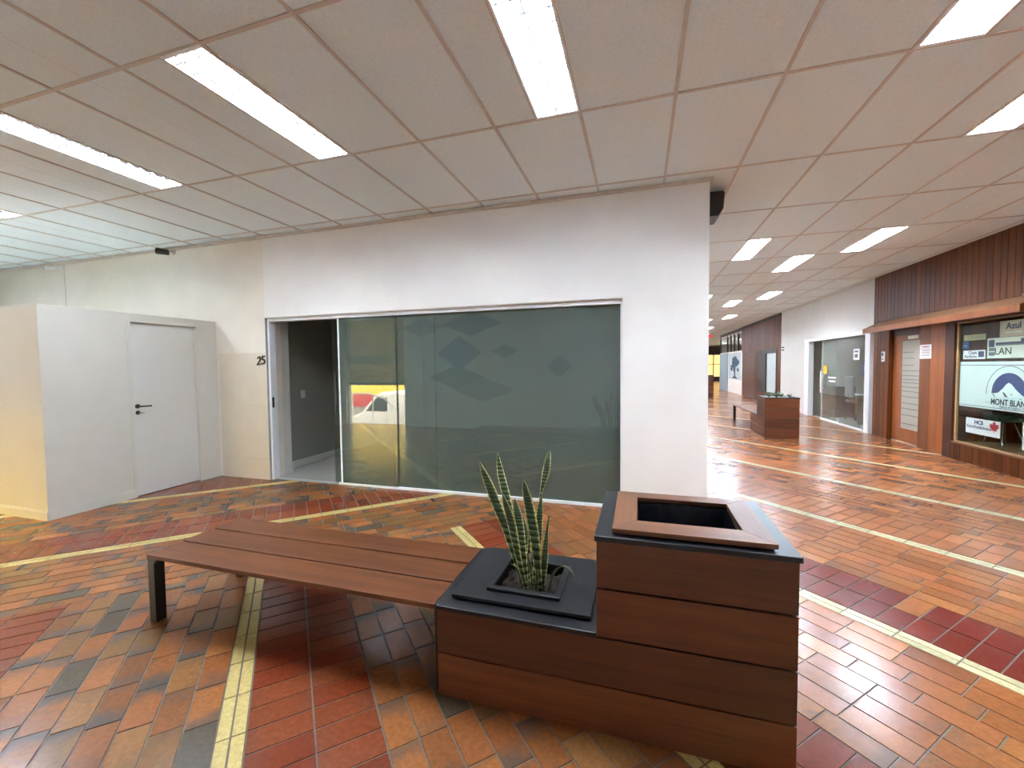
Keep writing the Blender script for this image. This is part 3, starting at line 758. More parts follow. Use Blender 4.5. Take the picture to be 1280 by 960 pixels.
b = MB(); b.box(xs-.001, xs, 11.27, 11.41, 1.62, 1.7); b.box(xs-.001, xs, 11.25, 11.43, 1.74, 1.78); b.build('print_block', 'grey_print', t)
t = sheet('blue_sign', 'upright blue sign on the glass at the right jamb of the white framed shop', 10.86, 11.02, 1.22, 1.5, 'blue_sign', 'sign')
b = MB(); b.tube([(xs-.001, 10.94, 1.38), (xs, 10.94, 1.38)], .035, 12); b.build('white_symbol', 'paper', t)
t = sheet('yellow_sticker', 'yellow sticker on the glass door of the white framed shop', 12.88, 13.12, 1.22, 1.46, 'yellow_note', 'sticker')
b = MB(); b.box(xs-.001, xs, 12.93, 13.07, 1.42, 1.455); b.build('sticker_top', 'ledge', t)
t = sheet('white_sticker', 'pale sticker strips on the glass beside the yellow sticker', 12.35, 12.8, 1.12, 1.15, 'paper', 'sticker')
b = MB(); b.box(xs, xs+.004, 12.38, 12.75, 1.02, 1.06); b.build('sheet', 'paper', t)
# interior of the glass shop
wall('wall_shop_inner', [(7.3, 7.4, 10.6, 14.3, 0, 3.05)], 'shop_beige', 'beige back wall inside the white framed shop')
b = MB(); b.box(5.9, 6.2, 12.3, 12.7, 0, 3.05); b.box(6.6, 6.8, 13.6, 13.9, 0, 3.05); struct(b.build('trim_4', 'shop_beige'), 'beige columns inside the white framed shop', 'column')
b = MB(); b.box(7.26, 7.3, 12.7, 14.0, .2, 2.2); struct(b.build('trim_5', 'steel_blue'), 'grey panel on the back wall of the white framed shop', 'panel')
b = MB(); b.box(6.3, 6.36, 10.62, 11.75, .9, 2.6); struct(b.build('trim_6', 'shop_yellow'), 'pale yellow panel inside the white framed shop', 'panel')
ds = thing('reception_desk', 'dark grey reception desk behind the glass of the white framed shop', 'desk', (5.2, 11.6, 0))
b = MB(); b.box(5.05, 5.12, 10.8, 12.1, .012, .72); b.box(5.12, 5.7, 10.8, 10.86, .012, .72); b.box(5.12, 5.7, 12.04, 12.1, .012, .72); b.build('front_panel', 'counter', ds, bevel=.004)
b = MB(); b.box(5.0, 5.8, 10.76, 12.14, .72, .76); b.build('desk_top', 'alu_grey', ds, bevel=.004)
mn = thing('monitor', 'dark monitor on the reception desk', 'monitor', (5.35, 11.0, .76))
b = MB(); b.box(5.33, 5.36, 10.87, 11.25, .82, 1.06); b.build('screen', 'black_plastic', mn, bevel=.004)
b = MB(); b.box(5.34, 5.38, 11.03, 11.09, .775, .86); b.build('neck', 'black_plastic', mn)
b = MB(); b.box(5.27, 5.45, 10.96, 11.16, .76, .775); b.build('foot', 'black_plastic', mn)
cb = thing('cabinet', 'dark low cabinet just inside the open glass door of the white framed shop', 'cabinet', (5.3, 13.9, 0))
b = MB(); b.box(5.1, 5.6, 13.55, 14.25, .012, .86); b.build('body', 'counter', cb, bevel=.004)
b = MB(); b.box(5.085, 5.1, 13.57, 13.9, .05, .84); b.build('door', 'dark_metal', cb); b = MB(); b.box(5.085, 5.1, 13.91, 14.23, .05, .84); b.build('door', 'dark_metal', cb)
oc = thing('office_chair', 'grey padded office chair behind the glass door of the white framed shop', 'chair', (5.5, 12.6, 0))
b = MB(); b.box(5.3, 5.75, 12.95, 13.4, .45, .52); b.build('seat', 'chair_grey', oc, bevel=.03)
b = MB(); b.box(5.28, 5.34, 12.95, 13.4, .6, 1.15); b.build('backrest', 'chair_grey', oc, bevel=.03)
b = MB(); b.tube([(5.52, 13.17, .1), (5.52, 13.17, .46)], .03, 10); b.build('gas_lift', 'black_plastic', oc)
b = MB(); b.tube([(5.52, 13.17, .5), (5.3, 13.17, .52), (5.29, 13.17, .7)], .018, 8); b.build('back_bar', 'black_plastic', oc)
for k in range(5):
    a = 2*math.pi*k/5+.3; b = MB(); b.tube([(5.52, 13.17, .1), (5.52+.27*math.cos(a), 13.17+.27*math.sin(a), .055)], [.022, .014], 8)
    b.tube([(5.52+.27*math.cos(a), 13.155+.27*math.sin(a), .037), (5.52+.27*math.cos(a), 13.185+.27*math.sin(a), .037)], .025, 10); b.build('leg', 'black_plastic', oc)
for (lx, ly, lab) in ((5.7, 11.6, 'unseen ceiling light added in the white framed shop'), (6.4, 13.0, 'unseen ceiling light added in the white framed shop')):  # both out of view; the second is added to brighten the interior
    o = copy_tree(lfar); o.location = (lx, ly, 3.05); o['label'] = lab; o['group'] = 'recessed fluorescent ceiling lights'
    o.scale = (1, 1, .42)

# far wood clad office  y 16.55..22.3
wf2 = bpy.data.objects.new('wall_far_panelling', None); COL.objects.link(wf2); wf2.location = (XR, 19, 0); struct(wf2, 'pine boarded office front far along the right wall', 'wall')
b = MB(); y = 16.55
while y < 22.29:
    y2 = min(y+.16, 22.3); b.box(XR-.012, XR+.02, y+.003, y2-.003, 2.05, 3.14); y = y2
b.box(XR-.01, XR+.04, 16.55, 16.95, 0, 2.05); b.box(XR-.01, XR+.04, 19.45, 19.95, 0, 2.05); b.box(XR-.01, XR+.04, 16.95, 19.45, 0, .38)
b.build('boards', 'pine', wf2)
b = MB(); b.box(XR-.03, XR+.03, 16.55, 22.3, 3.14, CZ-.01); b.build('top_rail', 'dark_metal', wf2)
b = MB(); b.box(XR+.1, XR+.2, 16.55, 22.3, 0, 2.05); b.build('backing', 'dark_metal', wf2)
w5 = bpy.data.objects.new('window_4', None); COL.objects.link(w5); w5.location = (XR, 18, 0); struct(w5, 'dark framed window in the far pine boarded office', 'window')
b = MB(); b.box(XR-.02, XR+.06, 16.95, 17.05, .38, 2.05); b.box(XR-.02, XR+.06, 18.3, 19.45, .38, 2.05); b.box(XR-.02, XR+.06, 17.05, 18.3, 1.9, 2.05); b.box(XR-.02, XR+.06, 17.05, 18.3, .38, .44); b.build('frame', 'dark_metal', w5)
b = MB(); b.box(XR+.02, XR+.03, 17.05, 18.3, .44, 1.9); b.build('pane', 'pale_pane', w5)
d5 = bpy.data.objects.new('door_5', None); COL.objects.link(d5); d5.location = (XR, 21, 0); struct(d5, 'tall dark wooden door far along the right wall', 'door')
b = MB(); b.box(XR+.01, XR+.06, 19.97, 22.28, .01, 2.04); b.build('door_leaf', 'dark_wood', d5)
b = MB(); b.tube([(XR-.04, 20.15, 1.0), (XR-.04, 20.15, 1.2)], .012, 8); b.tube([(XR-.04, 20.15, 1.02), (XR+.01, 20.15, 1.02)], .008, 6); b.tube([(XR-.04, 20.15, 1.18), (XR+.01, 20.15, 1.18)], .008, 6); b.build('handle', 'chrome', d5)
for zz in (2.05, 1.96):
    t = thing('wall_hook', 'small dark hook on the white wall before the far pine office, %s of two' % ('upper' if zz > 2 else 'lower'), 'hook', (XR, 16.3, zz), 'dark hooks on the white wall')
    b = MB(); b.box(XR-.012, XR, 16.22, 16.42, zz-.02, zz+.02); b.build('plate', 'dark_metal', t); b = MB(); b.tube([(XR-.01, 16.32, zz), (XR-.05, 16.32, zz), (XR-.055, 16.32, zz+.02)], .01, 8); b.build('peg', 'dark_metal', t)
# far glazed shop y 22.3..28
wall('wall_far_low', [(XR, XR+.15, 22.3, 25.6, 0, .72), (XR+.02, XR+.15, 22.3, 28, 2.08, 2.16)], 'wall_white', 'low white wall under the far shop windows')
wall('wall_far_pier', [(XR-.02, XR+.2, 25.6, 28, 0, 2.12)], 'steel_blue', 'blue grey pier at the far end of the right wall')
w6 = bpy.data.objects.new('window_5', None); COL.objects.link(w6); w6.location = (XR, 24, 0); struct(w6, 'far shop window with a blue tree picture', 'window')
b = MB(); b.box(XR, XR+.06, 22.3, 22.45, .72, 2.08); b.box(XR, XR+.06, 25.4, 25.6, .72, 2.08); b.build('frame', 'alu', w6)
b = MB(); b.box(XR+.03, XR+.04, 22.45, 25.4, .72, 2.08); b.build('tree_picture', 'pale_pane', w6)
b = MB(); ty = 24.0
b.box(XR+.015, XR+.03, ty-.09, ty+.09, .78, 1.5)
for k in range(26):
    a = rnd.uniform(.2, math.pi-.2); r = rnd.uniform(.3, .9); z = 1.25+rnd.uniform(-.1, .55); w_ = .95*(1-abs(z-1.4)*.7)
    y_ = ty+rnd.uniform(-w_, w_); b.prism([(y_-.22, z), (y_, z-.1), (y_+.22, z+.03), (y_+.05, z+.14)], 'x', XR+.012+k*.0003, XR+.03)
b.prism([(ty-.7, .78), (ty+.7, .78), (ty, .9)], 'x', XR+.015, XR+.03)
b.build('tree_print', 'tree_blue', w6)
w7 = bpy.data.objects.new('window_6', None); COL.objects.link(w7); w7.location = (XR, 25, 2.5); struct(w7, 'row of clerestory panes above the far shop window', 'window')
b = MB()
for yy in (22.3, 23.2, 24.1, 25.0, 25.9, 27.9): b.box(XR, XR+.06, yy, yy+.09, 2.16, CZ-.02)
b.box(XR, XR+.06, 22.3, 28, 3.1, CZ-.02); b.build('frame', 'dark_metal', w7)
b = MB(); b.box(XR+.03, XR+.036, 22.3, 28, 2.16, 3.1); b.build('pane', 'clear_glass', w7)
# lit shop at the far end
w8 = bpy.data.objects.new('window_7', None); COL.objects.link(w8); w8.location = (6.5, YE, 0); struct(w8, 'warmly lit shop window at the far end of the corridor', 'shop window')
b = MB(); b.box(4.5, 9.4, YE-.03, YE-.01, .4, 2.35); b.build('lit_pane', 'warm_lit', w8)
b = MB()
for xx in (4.5, 6.4, 7.3, 8.3): b.box(xx, xx+.08, YE-.06, YE-.03, 0, 2.4)
b.box(4.5, 9.4, YE-.06, YE-.03, 1.5, 1.56); b.box(4.5, 9.4, YE-.06, YE-.03, 0, .4); b.build('frame', 'dark_metal', w8)
t = thing('fascia_sign', 'dark sign fascia above the lit shop at the far end', 'sign', (6.5, YE, 2.5)); b = MB(); b.box(4.2, 9.4, YE-.25, YE-.02, 2.42, 3.12); b.build('board', 'dark_metal', t)
b = MB(); b.box(4.15, 9.42, YE-.27, YE-.25, 2.38, 2.44); b.build('lower_trim', 'black', t)

# ------------------------------------------------------------------ foreground bench
HB = .41
bench = thing('wooden_bench', 'long three-slat wooden bench joined to the planter in the foreground', 'bench', (-1.85, 2.0, 0))
BXa, BXb, BYa, BYb = -2.80, -.905, 1.695, 2.315
sw_ = (BYb-BYa-.024)/3
for k in range(3):
    ya = BYa+k*(sw_+.012); b = MB(); b.box(BXa, BXb, ya, ya+sw_, HB-.026, HB); b.build('slat', 'bench_wood', bench, bevel=.003)
lg = MB(); lg.box(BXa+.002, BXa+.055, BYa+.004, BYa+.062, 0, HB-.026); lg.build('leg', 'black', bench, bevel=.002)
lg = MB(); lg.box(BXa+.002, BXa+.055, BYb-.062, BYb-.004, 0, HB-.026); lg.build('leg', 'black', bench, bevel=.002)
lg = MB(); lg.box(BXb, BXb+.022, BYa+.002, BYb-.002, 0, HB+.002); lg.build('end_plate', 'black', bench, bevel=.002)
fr = MB(); fr.box(BXa+.002, BXa+.055, BYa+.062, BYb-.062, HB-.066, HB-.026)
fr.box(BXa+.055, BXb, BYa+.20, BYa+.24, HB-.066, HB-.026); fr.box(BXa+.055, BXb, BYb-.24, BYb-.20, HB-.066, HB-.026)
fr.prism([(BXa+.055, HB-.026), (BXa+.055, HB-.052), (BXa+.081, HB-.026)], 'y', BYa+.004, BYa+.062)
fr.build('frame', 'black', bench)

# ------------------------------------------------------------------ foreground planter with bin
PLx0, PLx1, PLxs, PLy0, PLy1 = -.878, .54, -.165, 1.672, 2.285
pl = thing('planter_box', 'stepped brown timber planter box with built-in waste bin in the foreground', 'planter', (-.17, 1.97, 0))
b = MB(); b.box(PLx0+.012, PLx1-.012, PLy0+.012, PLy1-.012, 0.0, .30); b.box(PLxs+.012, PLx1-.012, PLy0+.012, PLy1-.012, .30, .52)
b.build('core', 'black', pl)
rows = [(.004, .198, PLx0), (.206, .40, PLx0), (.408, .602, PLxs), (.610, .80, PLxs)]
for z0, z1, xa in rows:
    b = MB(); t_ = .014
    b.box(xa, PLx1, PLy0, PLy0+t_, z0, z1); b.box(xa, PLx1, PLy1-t_, PLy1, z0, z1)
    b.box(xa, xa+t_, PLy0+t_, PLy1-t_, z0, z1, 1); b.box(PLx1-t_, PLx1, PLy0+t_, PLy1-t_, z0, z1, 1)
    b.build('cladding_board', ['clad_wood', 'clad_wood_y'], pl, bevel=.002)
# low cap (frame round the opening)
hx0, hx1, hy0, hy1 = -.66, -.37, 1.84, 2.12
def ringbox(b, ax0, ax1, ay0, ay1, bx0, bx1, by0, by1, z0, z1, mi=0):
    O = [(ax0, ay0), (ax1, ay0), (ax1, ay1), (ax0, ay1)]; I = [(bx0, by0), (bx1, by0), (bx1, by1), (bx0, by1)]
    i = len(b.v); b.v += [(x, y, z) for z in (z0, z1) for ring_ in (O, I) for x, y in ring_]
    for k in range(4):
        n = (k+1) % 4
        for f in ((k, n, 4+n, 4+k), (8+k, 12+k, 12+n, 8+n), (k, 8+k, 8+n, n), (4+k, 4+n, 12+n, 12+k)):
            b.f.append(tuple(i+q for q in f)); b.mi.append(mi); b.c.append((.5, .5, .5, 1)); b.uv.append(None)
b = MB(); ringbox(b, PLx0-.004, PLxs-.001, PLy0-.006, PLy1+.006, hx0, hx1, hy0, hy1, .402, .424); b.build('low_cap', 'black', pl, bevel=.003)
b = MB(); ringbox(b, -.835, -.195, 1.735, 2.262, hx0, hx1, hy0, hy1, .432, .447)
for bx_, by_ in ((-.80, 1.75), (-.24, 1.75), (-.80, 2.245), (-.24, 2.245)): b.tube([(bx_, by_, .424), (bx_, by_, .432)], .012, 8)
b.build('plant_lid', 'black', pl, bevel=.002)
b = MB(); ringbox(b, hx0-.03, hx1+.03, hy0-.03, hy1+.03, hx0, hx1, hy0, hy1, .447, .462); b.build('lid_rim', 'black', pl, bevel=.003)
b = MB(); ringbox(b, hx0-.008, hx1+.008, hy0-.008, hy1+.008, hx0, hx1, hy0, hy1, .30, .4475); b.build('pot_sleeve', 'black_plastic', pl)
b = MB(); nS = 12
for i in range(nS):
    for j in range(nS):
        def zz(i, j): return .405+.008*math.sin(i*2.1+j*1.3)+.006*math.sin(j*2.7-i)
        P = lambda i, j: (hx0+(hx1-hx0)*i/nS, hy0+(hy1-hy0)*j/nS, zz(i, j))
        b.quad([P(i, j), P(i+1, j), P(i+1, j+1), P(i, j+1)])
b.build('soil', 'soil', pl, smooth=True, fix=False)
# high cap and bin lid frame
bx0, bx1, by0, by1 = -.01, .385, 1.80, 2.12
b = MB(); ringbox(b, PLxs-.008, PLx1+.008, PLy0-.012, PLy1+.008, bx0, bx1, by0, by1, .802, .824); b.build('high_cap', 'black', pl, bevel=.003)
fx0, fx1, fy0, fy1 = -.105, .478, 1.685, 2.205
for k, (poly, m) in enumerate([([(fx0, fy0), (fx1, fy0), (bx1, by0), (bx0, by0)], 'lid_wood_x'), ([(fx1, fy0), (fx1, fy1), (bx1, by1), (bx1, by0)], 'lid_wood_y'),
        ([(fx1, fy1), (fx0, fy1), (bx0, by1), (bx1, by1)], 'lid_wood_x'), ([(fx0, fy1), (fx0, fy0), (bx0, by0), (bx0, by1)], 'lid_wood_y')]):
    b = MB(); b.prism(poly, 'z', .834, .852); b.build('lid_frame_board', m, pl, bevel=.001, segs=1)
b = MB(); ringbox(b, fx0+.02, fx1-.02, fy0+.02, fy1-.02, bx0-.012, bx1+.012, by0-.012, by1+.012, .824, .834); b.build('lid_spacer', 'black', pl)
# black bag in the bin
b = MB(); nu, nv = 72, 10
def bag(i, j):
    t = i/nu*4; k = int(t) % 4; f = t-int(t)
    c = [(bx0, by0), (bx1, by0), (bx1, by1), (bx0, by1)]
    a, d = c[k], c[(k+1) % 4]; x = a[0]+(d[0]-a[0])*f; y = a[1]+(d[1]-a[1])*f
    dep = j/nv; ins = .004+.022*abs(math.sin(i*.9+j*.35))*dep+.006*math.sin(i*2.3)*dep+.025*dep
    cx, cy = (bx0+bx1)/2, (by0+by1)/2; L = math.hypot(x-cx, y-cy)
    x += (cx-x)/L*ins; y += (cy-y)/L*ins
    return (x, y, .828-.29*dep+.006*math.sin(i*.45)*(1-dep))
for i in range(nu):
    for j in range(nv): b.quad([bag(i, j), bag(i+1, j), bag(i+1, j+1), bag(i, j+1)])
b.quad([bag(i, nv) for i in range(nu)])
lb = b.build('bin_liner', 'liner', smooth=True, loc=((bx0+bx1)/2, (by0+by1)/2, .538)); tag(lb, 'black plastic bag lining the bin opening of the foreground planter', 'bin bag')

# ------------------------------------------------------------------ snake plant
LEAVES = [
(1.94, [(-0.552, 0.40, 0.0075), (-0.628, 0.662, 0.0213), (-0.689, 0.82, 0.0284), (-0.733, 0.936, 0.0218), (-0.77, 1.03, 0.0023)], .1),
(2.02, [(-0.575, 0.396, 0.0078), (-0.605, 0.631, 0.0162), (-0.646, 0.82, 0.0209), (-0.68, 0.953, 0.0187), (-0.698, 1.059, 0.0024)], .5),
(1.90, [(-0.53, 0.40, 0.0085), (-0.572, 0.577, 0.0174), (-0.603, 0.744, 0.0262), (-0.624, 0.827, 0.0187), (-0.635, 0.885, 0.0022)], -.3),
(2.00, [(-0.541, 0.40, 0.0088), (-0.562, 0.601, 0.017), (-0.583, 0.732, 0.0227), (-0.596, 0.797, 0.0148), (-0.603, 0.832, 0.0034)], .3),
(1.93, [(-0.465, 0.40, 0.0107), (-0.488, 0.638, 0.0257), (-0.513, 0.806, 0.0269), (-0.529, 0.895, 0.0184), (-0.536, 0.951, 0.0016)], -.1),
(1.98, [(-0.502, 0.40, 0.0077), (-0.48, 0.618, 0.0197), (-0.473, 0.728, 0.0196), (-0.466, 0.815, 0.0131), (-0.458, 0.868, 0.0022)], .4),
(2.03, [(-0.50, 0.40, 0.0077), (-0.484, 0.697, 0.0123), (-0.473, 0.851, 0.006), (-0.449, 0.965, 0.0209), (-0.436, 1.043, 0.0154), (-0.429, 1.078, 0.0044)], -.3),
(1.95, [(-0.456, 0.40, 0.0064), (-0.445, 0.528, 0.0182), (-0.437, 0.615, 0.016), (-0.427, 0.712, 0.0075), (-0.416, 0.782, 0.0032)], .5),
(1.88, [(-0.48, 0.40, 0.006), (-0.468, 0.49, 0.0085), (-0.461, 0.54, 0.0016)], 0.),
(2.06, [(-0.54, 0.40, 0.007), (-0.546, 0.577, 0.0173), (-0.54, 0.715, 0.0173), (-0.533, 0.783, 0.0103), (-0.536, 0.834, 0.0023)], -.4),
(1.90, [(-0.55, 0.40, 0.005), (-0.57, 0.497, 0.0075), (-0.586, 0.529, 0.0065), (-0.6, 0.544, 0.0016)], .2),
(2.04, [(-0.563, 0.40, 0.007), (-0.564, 0.538, 0.0196), (-0.559, 0.641, 0.0206), (-0.566, 0.697, 0.0138), (-0.572, 0.73, 0.0023)], .2),
(1.89, [(-0.498, 0.40, 0.0052), (-0.503, 0.522, 0.0084), (-0.508, 0.573, 0.0074), (-0.511, 0.615, 0.0016)], -.2)]
sp = thing('snake_plant', 'variegated snake plant with yellow-edged upright leaves in the black planter opening', 'plant', (-.515, 1.97, .405))
def spline(pts, n):
    out = []
    for k in range(len(pts)-1):
        p0, p1, p2, p3 = pts[max(k-1, 0)], pts[k], pts[k+1], pts[min(k+2, len(pts)-1)]
        for i in range(n):
            t = i/n
            out.append(tuple(.5*((2*b)+(-a+c)*t+(2*a-5*b+4*c-d)*t*t+(-a+3*b-3*c+d)*t**3) for a, b, c, d in zip(p0, p1, p2, p3)))
    out.append(tuple(pts[-1])); return out
def leaf(Y, pts, yaw, mat='snake', name='leaf', cup=.25):
    P = spline(pts, 6); n = len(P); b = MB(); W = 6; grid = []
    by = 1.975+(Y-1.975)*.45
    for k, (x, z, w) in enumerate(P):
        f = k/(n-1); y = by+(Y-by)*f; a = yaw*(.4+.8*f); row = []
        for j in range(W+1):
            s = (j/W-.5)*2; dx = s*max(w, .0012); dy = cup*max(w, .0012)*(s*s)
            row.append((x+dx*math.cos(a)-dy*math.sin(a), y+dx*math.sin(a)+dy*math.cos(a), z))
        grid.append(row)
    for k in range(n-1):
        for j in range(W):
            b.quad([grid[k][j], grid[k][j+1], grid[k+1][j+1], grid[k+1][j]], 0, None, [(j/W, k/n), ((j+1)/W, k/n), ((j+1)/W, (k+1)/n), (j/W, (k+1)/n)])
    o = b.build(name, mat, sp, smooth=True, fix=False)
    m = o.modifiers.new('s', 'SOLIDIFY'); m.thickness = .0022; return o
for Y, pts, yaw in LEAVES: leaf(Y, pts, yaw)
dr = [(-.425, .40, .004), (-.409, .455, .006), (-.393, .502, .008), (-.361, .538, .009), (-.33, .545, .008), (-.304, .525, .006), (-.289, .487, .002)]
o = leaf(1.93, dr, .9, 'leaf_dry', 'dry_leaf', .3); o['label'] = 'drooping dry grey-green leaf'

# ------------------------------------------------------------------ cameras, speaker
def cctv(loc, dirv, mat, label, s=1.):
    t = thing('security_camera', label, 'camera', loc); L = Vector(loc); d = Vector(dirv).normalized()
    b = MB(); b.tube([L+Vector((0, .004, 0)), L+Vector((0, -.012, 0))*s], .04*s, 14); b.build('base', mat if mat == 'alu' else 'trim_paint', t)
    e = L+Vector((0, -.10, -.03))*s
    b = MB(); b.tube([L+Vector((0, -.01, 0)), L+Vector((0, -.07, 0))*s, e], .012*s, 8); b.build('arm', mat if mat == 'alu' else 'trim_paint', t)
    b = MB(); b.tube([e-d*.02*s, e+d*.13*s], [.04*s, .045*s], 16); b.build('housing', mat, t, bevel=.004)
    b = MB(); b.tube([e+d*.1301*s, e+d*.134*s], .03*s, 14); b.build('lens', 'black_plastic', t)
cctv((-6.42, YF+.015, 3.2), (-.75, -.5, .08), 'black_plastic', 'black bullet camera under the ceiling on the cream wall', .95)
cctv((-8.95, YF+.015, 3.18), (-.5, -.8, -.15), 'alu', 'small white bullet camera above the partition beside the wall joint', .85)
sk = thing('wall_speaker', 'black box speaker at the top corner of the white shopfront wall', 'speaker', (XP, 4.75, 3.15))
b = MB(); b.prism([(XP+.012, 3.25), (XP+.165, 3.245), (XP+.175, 3.225), (XP+.165, 3.075), (XP+.12, 3.005), (XP+.012, 3.005)], 'y', 4.66, 4.95)
b.v = [(x, y, z-.02) for x, y, z in b.v]
b.build('cabinet', 'black_plastic', sk, bevel=.008)
b = MB(); b.box(XP, XP+.014, 4.72, 4.88, 3.05, 3.2); b.build('bracket', 'black', sk)
b = MB(); b.prism([(XP+.125, 3.0), (XP+.16, 3.06), (XP+.157, 3.062), (XP+.122, 3.003)], 'y', 4.68, 4.93); b.build('grille', 'grey_print', sk)

# ------------------------------------------------------------------ far planter, bench and plants
fp = thing('planter_box', 'square brown timber planter with succulents in the corridor beyond the wall corner', 'planter', (2.73, 9.9, 0))
ax0, ax1, ay0, ay1 = 2.42, 3.03, 9.55, 10.15
b = MB(); b.box(ax0+.012, ax1-.012, ay0+.012, 10.68, 0.0, .38); b.box(ax0+.012, ax1-.012, ay0+.012, ay1-.012, .38, .78); b.build('core', 'black', fp)
for z0, z1, ye in [(.004, .198, 10.7), (.206, .40, 10.7), (.408, .602, ay1), (.610, .80, ay1)]:
    b = MB(); t_ = .014
    b.box(ax0, ax1, ay0, ay0+t_, z0, z1); b.box(ax0, ax1, ye-t_, ye, z0, z1); b.box(ax0, ax0+t_, ay0+t_, ye-t_, z0, z1, 1); b.box(ax1-t_, ax1, ay0+t_, ye-t_, z0, z1, 1)
    b.build('cladding_board', ['clad_wood', 'clad_wood_y'], fp, bevel=.002, segs=1)
b = MB(); ringbox(b, ax0-.006, ax1+.006, ay0-.008, ay1+.006, ax0+.08, ax1-.08, ay0+.08, ay1-.08, .802, .824); b.build('high_cap', 'black', fp, bevel=.003)
b = MB(); b.box(ax0-.004, ax1+.004, ay1, 10.704, .402, .42); b.build('low_cap', 'black', fp, bevel=.003)
b = MB(); b.box(ax0+.08, ax1-.08, ay0+.08, ay1-.08, .78, .815); b.build('gravel', 'gravel', fp)
def succulent(x, y, s, label):
    t = thing('succulent', label, 'plant', (x, y, .815), 'succulents in the far planter')
    for k in range(9):
        a = 2.4*k; r = s*(.35+.65*k/9); b = MB()
        tip = (x+math.cos(a)*r, y+math.sin(a)*r, .815+s*(1.25-.08*k)); mid = (x+math.cos(a)*r*.6, y+math.sin(a)*r*.6, .815+s*.55)
        b.tube([(x, y, .812), mid, tip], [s*.12, s*.17, s*.02], 6); b.build('leaf', 'succulent', t, smooth=True)
for i, (x, y, s, lb_) in enumerate([(2.55, 9.8, .085, 'low succulent at the left of the far planter'), (2.68, 9.75, .1, 'taller succulent second from the left in the far planter'),
        (2.8, 9.9, .075, 'small succulent behind the middle of the far planter'), (2.9, 9.74, .07, 'small succulent at the right of the far planter')]): succulent(x, y, s, lb_)
fb = thing('wooden_bench', 'low slatted bench running away from the succulent planter down the corridor', 'bench', (2.73, 11.7, 0))
for k in range(3):
    xa = 2.43+k*.2; b = MB(); b.box(xa, xa+.19, 10.73, 12.65, .384, .41); b.build('slat', M['lid_wood_y'], fb, bevel=.003, segs=1)
for xa in (2.435, 2.955): b = MB(); b.box(xa, xa+.06, 12.58, 12.64, 0, .384); b.build('leg', 'black', fb)
b = MB(); b.box(2.43, 3.02, 10.706, 10.728, 0, .4); b.build('end_plate', 'black', fb)
b = MB(); b.box(2.495, 2.955, 12.58, 12.64, .344, .384); b.box(2.6, 2.64, 10.73, 12.58, .344, .384); b.box(2.82, 2.86, 10.73, 12.58, .344, .384); b.build('frame', 'black', fb)
p2 = thing('planter_box', 'brown timber planter half hidden behind the white wall corner far down the corridor', 'planter', (2.9, 21, 0))
for z0, z1 in ((.004, .24), (.25, .49), (.50, .74), (.75, 1.0)):
    b = MB(); b.box(2.55, 3.2, 20.75, 21.4, z0, z1); b.build('cladding_board', 'clad_wood', p2, bevel=.002, segs=1)
b = MB(); b.box(2.54, 3.21, 20.74, 21.41, 1.0, 1.02); b.build('cap', 'black', p2)
ex = thing('exit_light', 'small red glowing exit light hanging under the far corridor ceiling', 'exit light', (3.6, 25, 3))
b = MB(); b.box(3.45, 3.75, 25, 25.05, 2.98, 3.12); b.build('lamp_case', 'exit_red', ex); b = MB(); b.box(3.58, 3.62, 25.01, 25.04, 3.12, CZ-.006); b.build('hanger', 'alu', ex)

# ------------------------------------------------------------------ opposite wall: mural, shutter, street beyond
def diamond(cx, cz, hw, hh, mat):
    b = MB(); b.prism([(cx-hw, cz), (cx, cz+hh), (cx+hw, cz), (cx, cz-hh)], 'y', YB, YB+.004); o = b.build('painted_diamond', mat, bpy.data.objects['wall_back']); return o
for a in [(-4.22, 1.84, .6, .42, 'mural_blue'), (-3.05, 1.87, .34, .16, 'mural_green'), (-1.75, 1.5, .3, .26, 'mural_grey'), (-4.3, 1.25, .75, .3, 'mural_green'), (-3.6, .95, .8, .3, 'mural_grey'), (-3.9, 2.55, .8, .3, 'mural_blue'), (-5.2, 2.5, .6, .25, 'mural_grey')]: diamond(*a)
rs = thing('roller_shutter', 'half lowered roller shutter over the street opening, mirrored in the shop glass', 'shutter', ((BX0+BX1)/2, YB-.1, 1.1))
b = MB(); z = 1.1
while z < 2.74:
    b.prism([(YB-.12, z), (YB-.09, z+.02), (YB-.09, z+.04), (YB-.12, z+.055), (YB-.13, z+.055), (YB-.13, z)], 'x', BX0+.04, BX1-.04); z += .058
b.build('slats', 'shutter', rs)
b = MB(); b.box(BX0+.04, BX1-.04, YB-.14, YB-.08, 1.05, 1.1); b.build('bottom_bar', 'dark_metal', rs)
b = MB(); b.box(BX0, BX0+.04, YB-.16, YB-.06, 0, 2.75); b.box(BX1-.04, BX1, YB-.16, YB-.06, 0, 2.75); b.build('guide_rail', 'alu_grey', rs)
b = MB(); b.box(BX0+.04, BX1-.04, YB-.075, YB-.045, 1.62, 1.82); b.build('cross_beam', 'dark_metal', rs)
b = MB(); b.box(-30, 20, -16, -1.9, -1.7, -1.5); b.box(-12, 0, -.85, YB-.2, -1.7, -.01); b.box(-12, 0, -1.9, -.85, -1.7, -.75); struct(b.build('ground', 'street'), 'paved street and landing outside the opening', 'ground')
b = MB(); b.box(-26, 6, -12.4, -12, -1.5, 5.); b.build('wall_street', 'yellow_wall'); struct(bpy.data.objects['wall_street'], 'yellow painted building wall across the street', 'wall')
b = MB(); b.box(-16.3, -14.9, -11.97, -11.94, -.75, -.02); o = b.build('painted_sign', 'red_print', bpy.data.objects['wall_street'])
b = MB(); b.box(-26, 6, -12, -11.97, -1.5, -.3); b.build('painted_band', 'street', bpy.data.objects['wall_street'])
van = thing('van', 'white van parked in the street outside the opening', 'van', (-8.3, -5.5, -1.5))
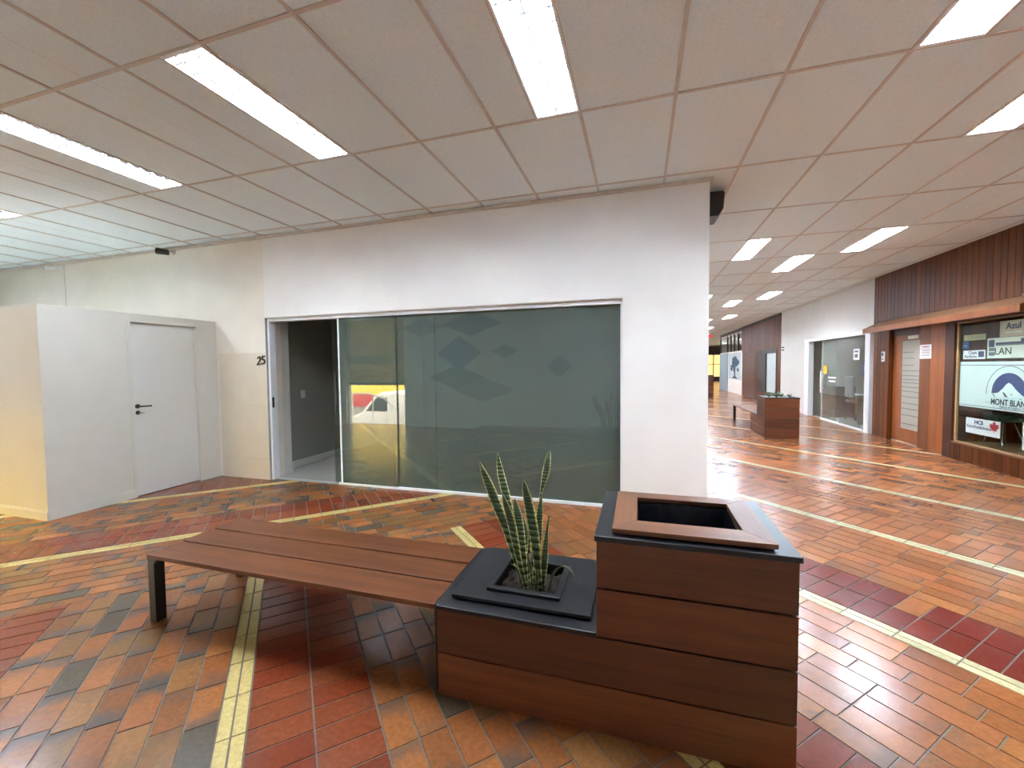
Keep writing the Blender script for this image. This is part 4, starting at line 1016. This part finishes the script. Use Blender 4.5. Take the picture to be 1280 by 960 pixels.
b = MB(); b.prism([(-10.9, -1.15), (-10.9, -.45), (-10.3, -.2), (-9.7, .45), (-9.4, .58), (-6.4, .58), (-6.3, .45), (-6.3, -1.15)], 'y', -6.6, -4.8); b.build('body', 'van_white', van, bevel=.08)
b = MB(); b.prism([(-10.1, -.15), (-9.6, .36), (-9.15, .38), (-9.15, -.15)], 'y', -4.8, -4.79); b.build('side_window', 'black_plastic', van)
for xx in (-10.2, -7.1):
    b = MB(); b.tube([(xx, -4.95, -1.17), (xx, -4.77, -1.17)], .33, 20); b.build('wheel', 'rubber', van)
hr = thing('handrail', 'white curved handrail outside the street opening', 'handrail', (-6.8, -1.5, 0))
b = MB(); b.tube([(-8.3, -1.6, .75), (-7.6, -1.6, .75), (-7.1, -1.6, .6), (-6.3, -1.6, .02)], .025, 10); b.build('rail', 'alu', hr)
for xx, zz in ((-8.2, .75), (-7.5, .74)): b = MB(); b.tube([(xx, -1.6, -.01), (xx, -1.6, zz)], .02, 8); b.build('post', 'alu', hr)

# ------------------------------------------------------------------ world, sun, camera
w = bpy.data.worlds.new('World'); S.world = w; w.use_nodes = True
nt_ = w.node_tree; nt_.nodes.clear(); bg = nt_.nodes.new('ShaderNodeBackground'); wo = nt_.nodes.new('ShaderNodeOutputWorld')
bg.inputs[0].default_value = (1.0, .94, .82, 1); bg.inputs[1].default_value = 30.0; nt_.links.new(bg.outputs[0], wo.inputs[0])
sl = bpy.data.lights.new('sun', 'SUN'); sl.energy = 4; sl.color = (1, .95, .86); sl.angle = .01
so = bpy.data.objects.new('sun', sl); COL.objects.link(so); so.rotation_euler = Vector((.2, -.75, -.8)).to_track_quat('-Z', 'Y').to_euler()

cam = bpy.data.cameras.new('camera'); co = bpy.data.objects.new('camera', cam); COL.objects.link(co); S.camera = co
cam.sensor_width = 36; cam.sensor_fit = 'HORIZONTAL'; cam.lens = 522.863/1280*36; cam.clip_start = .02; cam.clip_end = 200
Rm = Matrix(((0.9564140680795343, -0.0020367016529023677, -0.2920068188004055), (0.29182281351999856, 0.04283818788855741, 0.9555126033536641), (-0.010562948869892258, 0.999079947504103, -0.04156540155430143)))
Rm.col[2] = -Rm.col[2]
co.matrix_world = Matrix.Translation((0, 0, 1.5)) @ Rm.to_4x4()

vs = S.view_settings; vs.view_transform = 'Standard'; vs.look = 'None'; vs.gamma = 1; vs.use_curve_mapping = False; vs.exposure = 0.27
S.cycles.use_denoising = True
S.cycles.max_bounces = 8; S.cycles.diffuse_bounces = 5; S.cycles.glossy_bounces = 4; S.cycles.transparent_max_bounces = 12
S.cycles.sample_clamp_indirect = 0.0; S.cycles.caustics_reflective = True; S.cycles.caustics_refractive = False
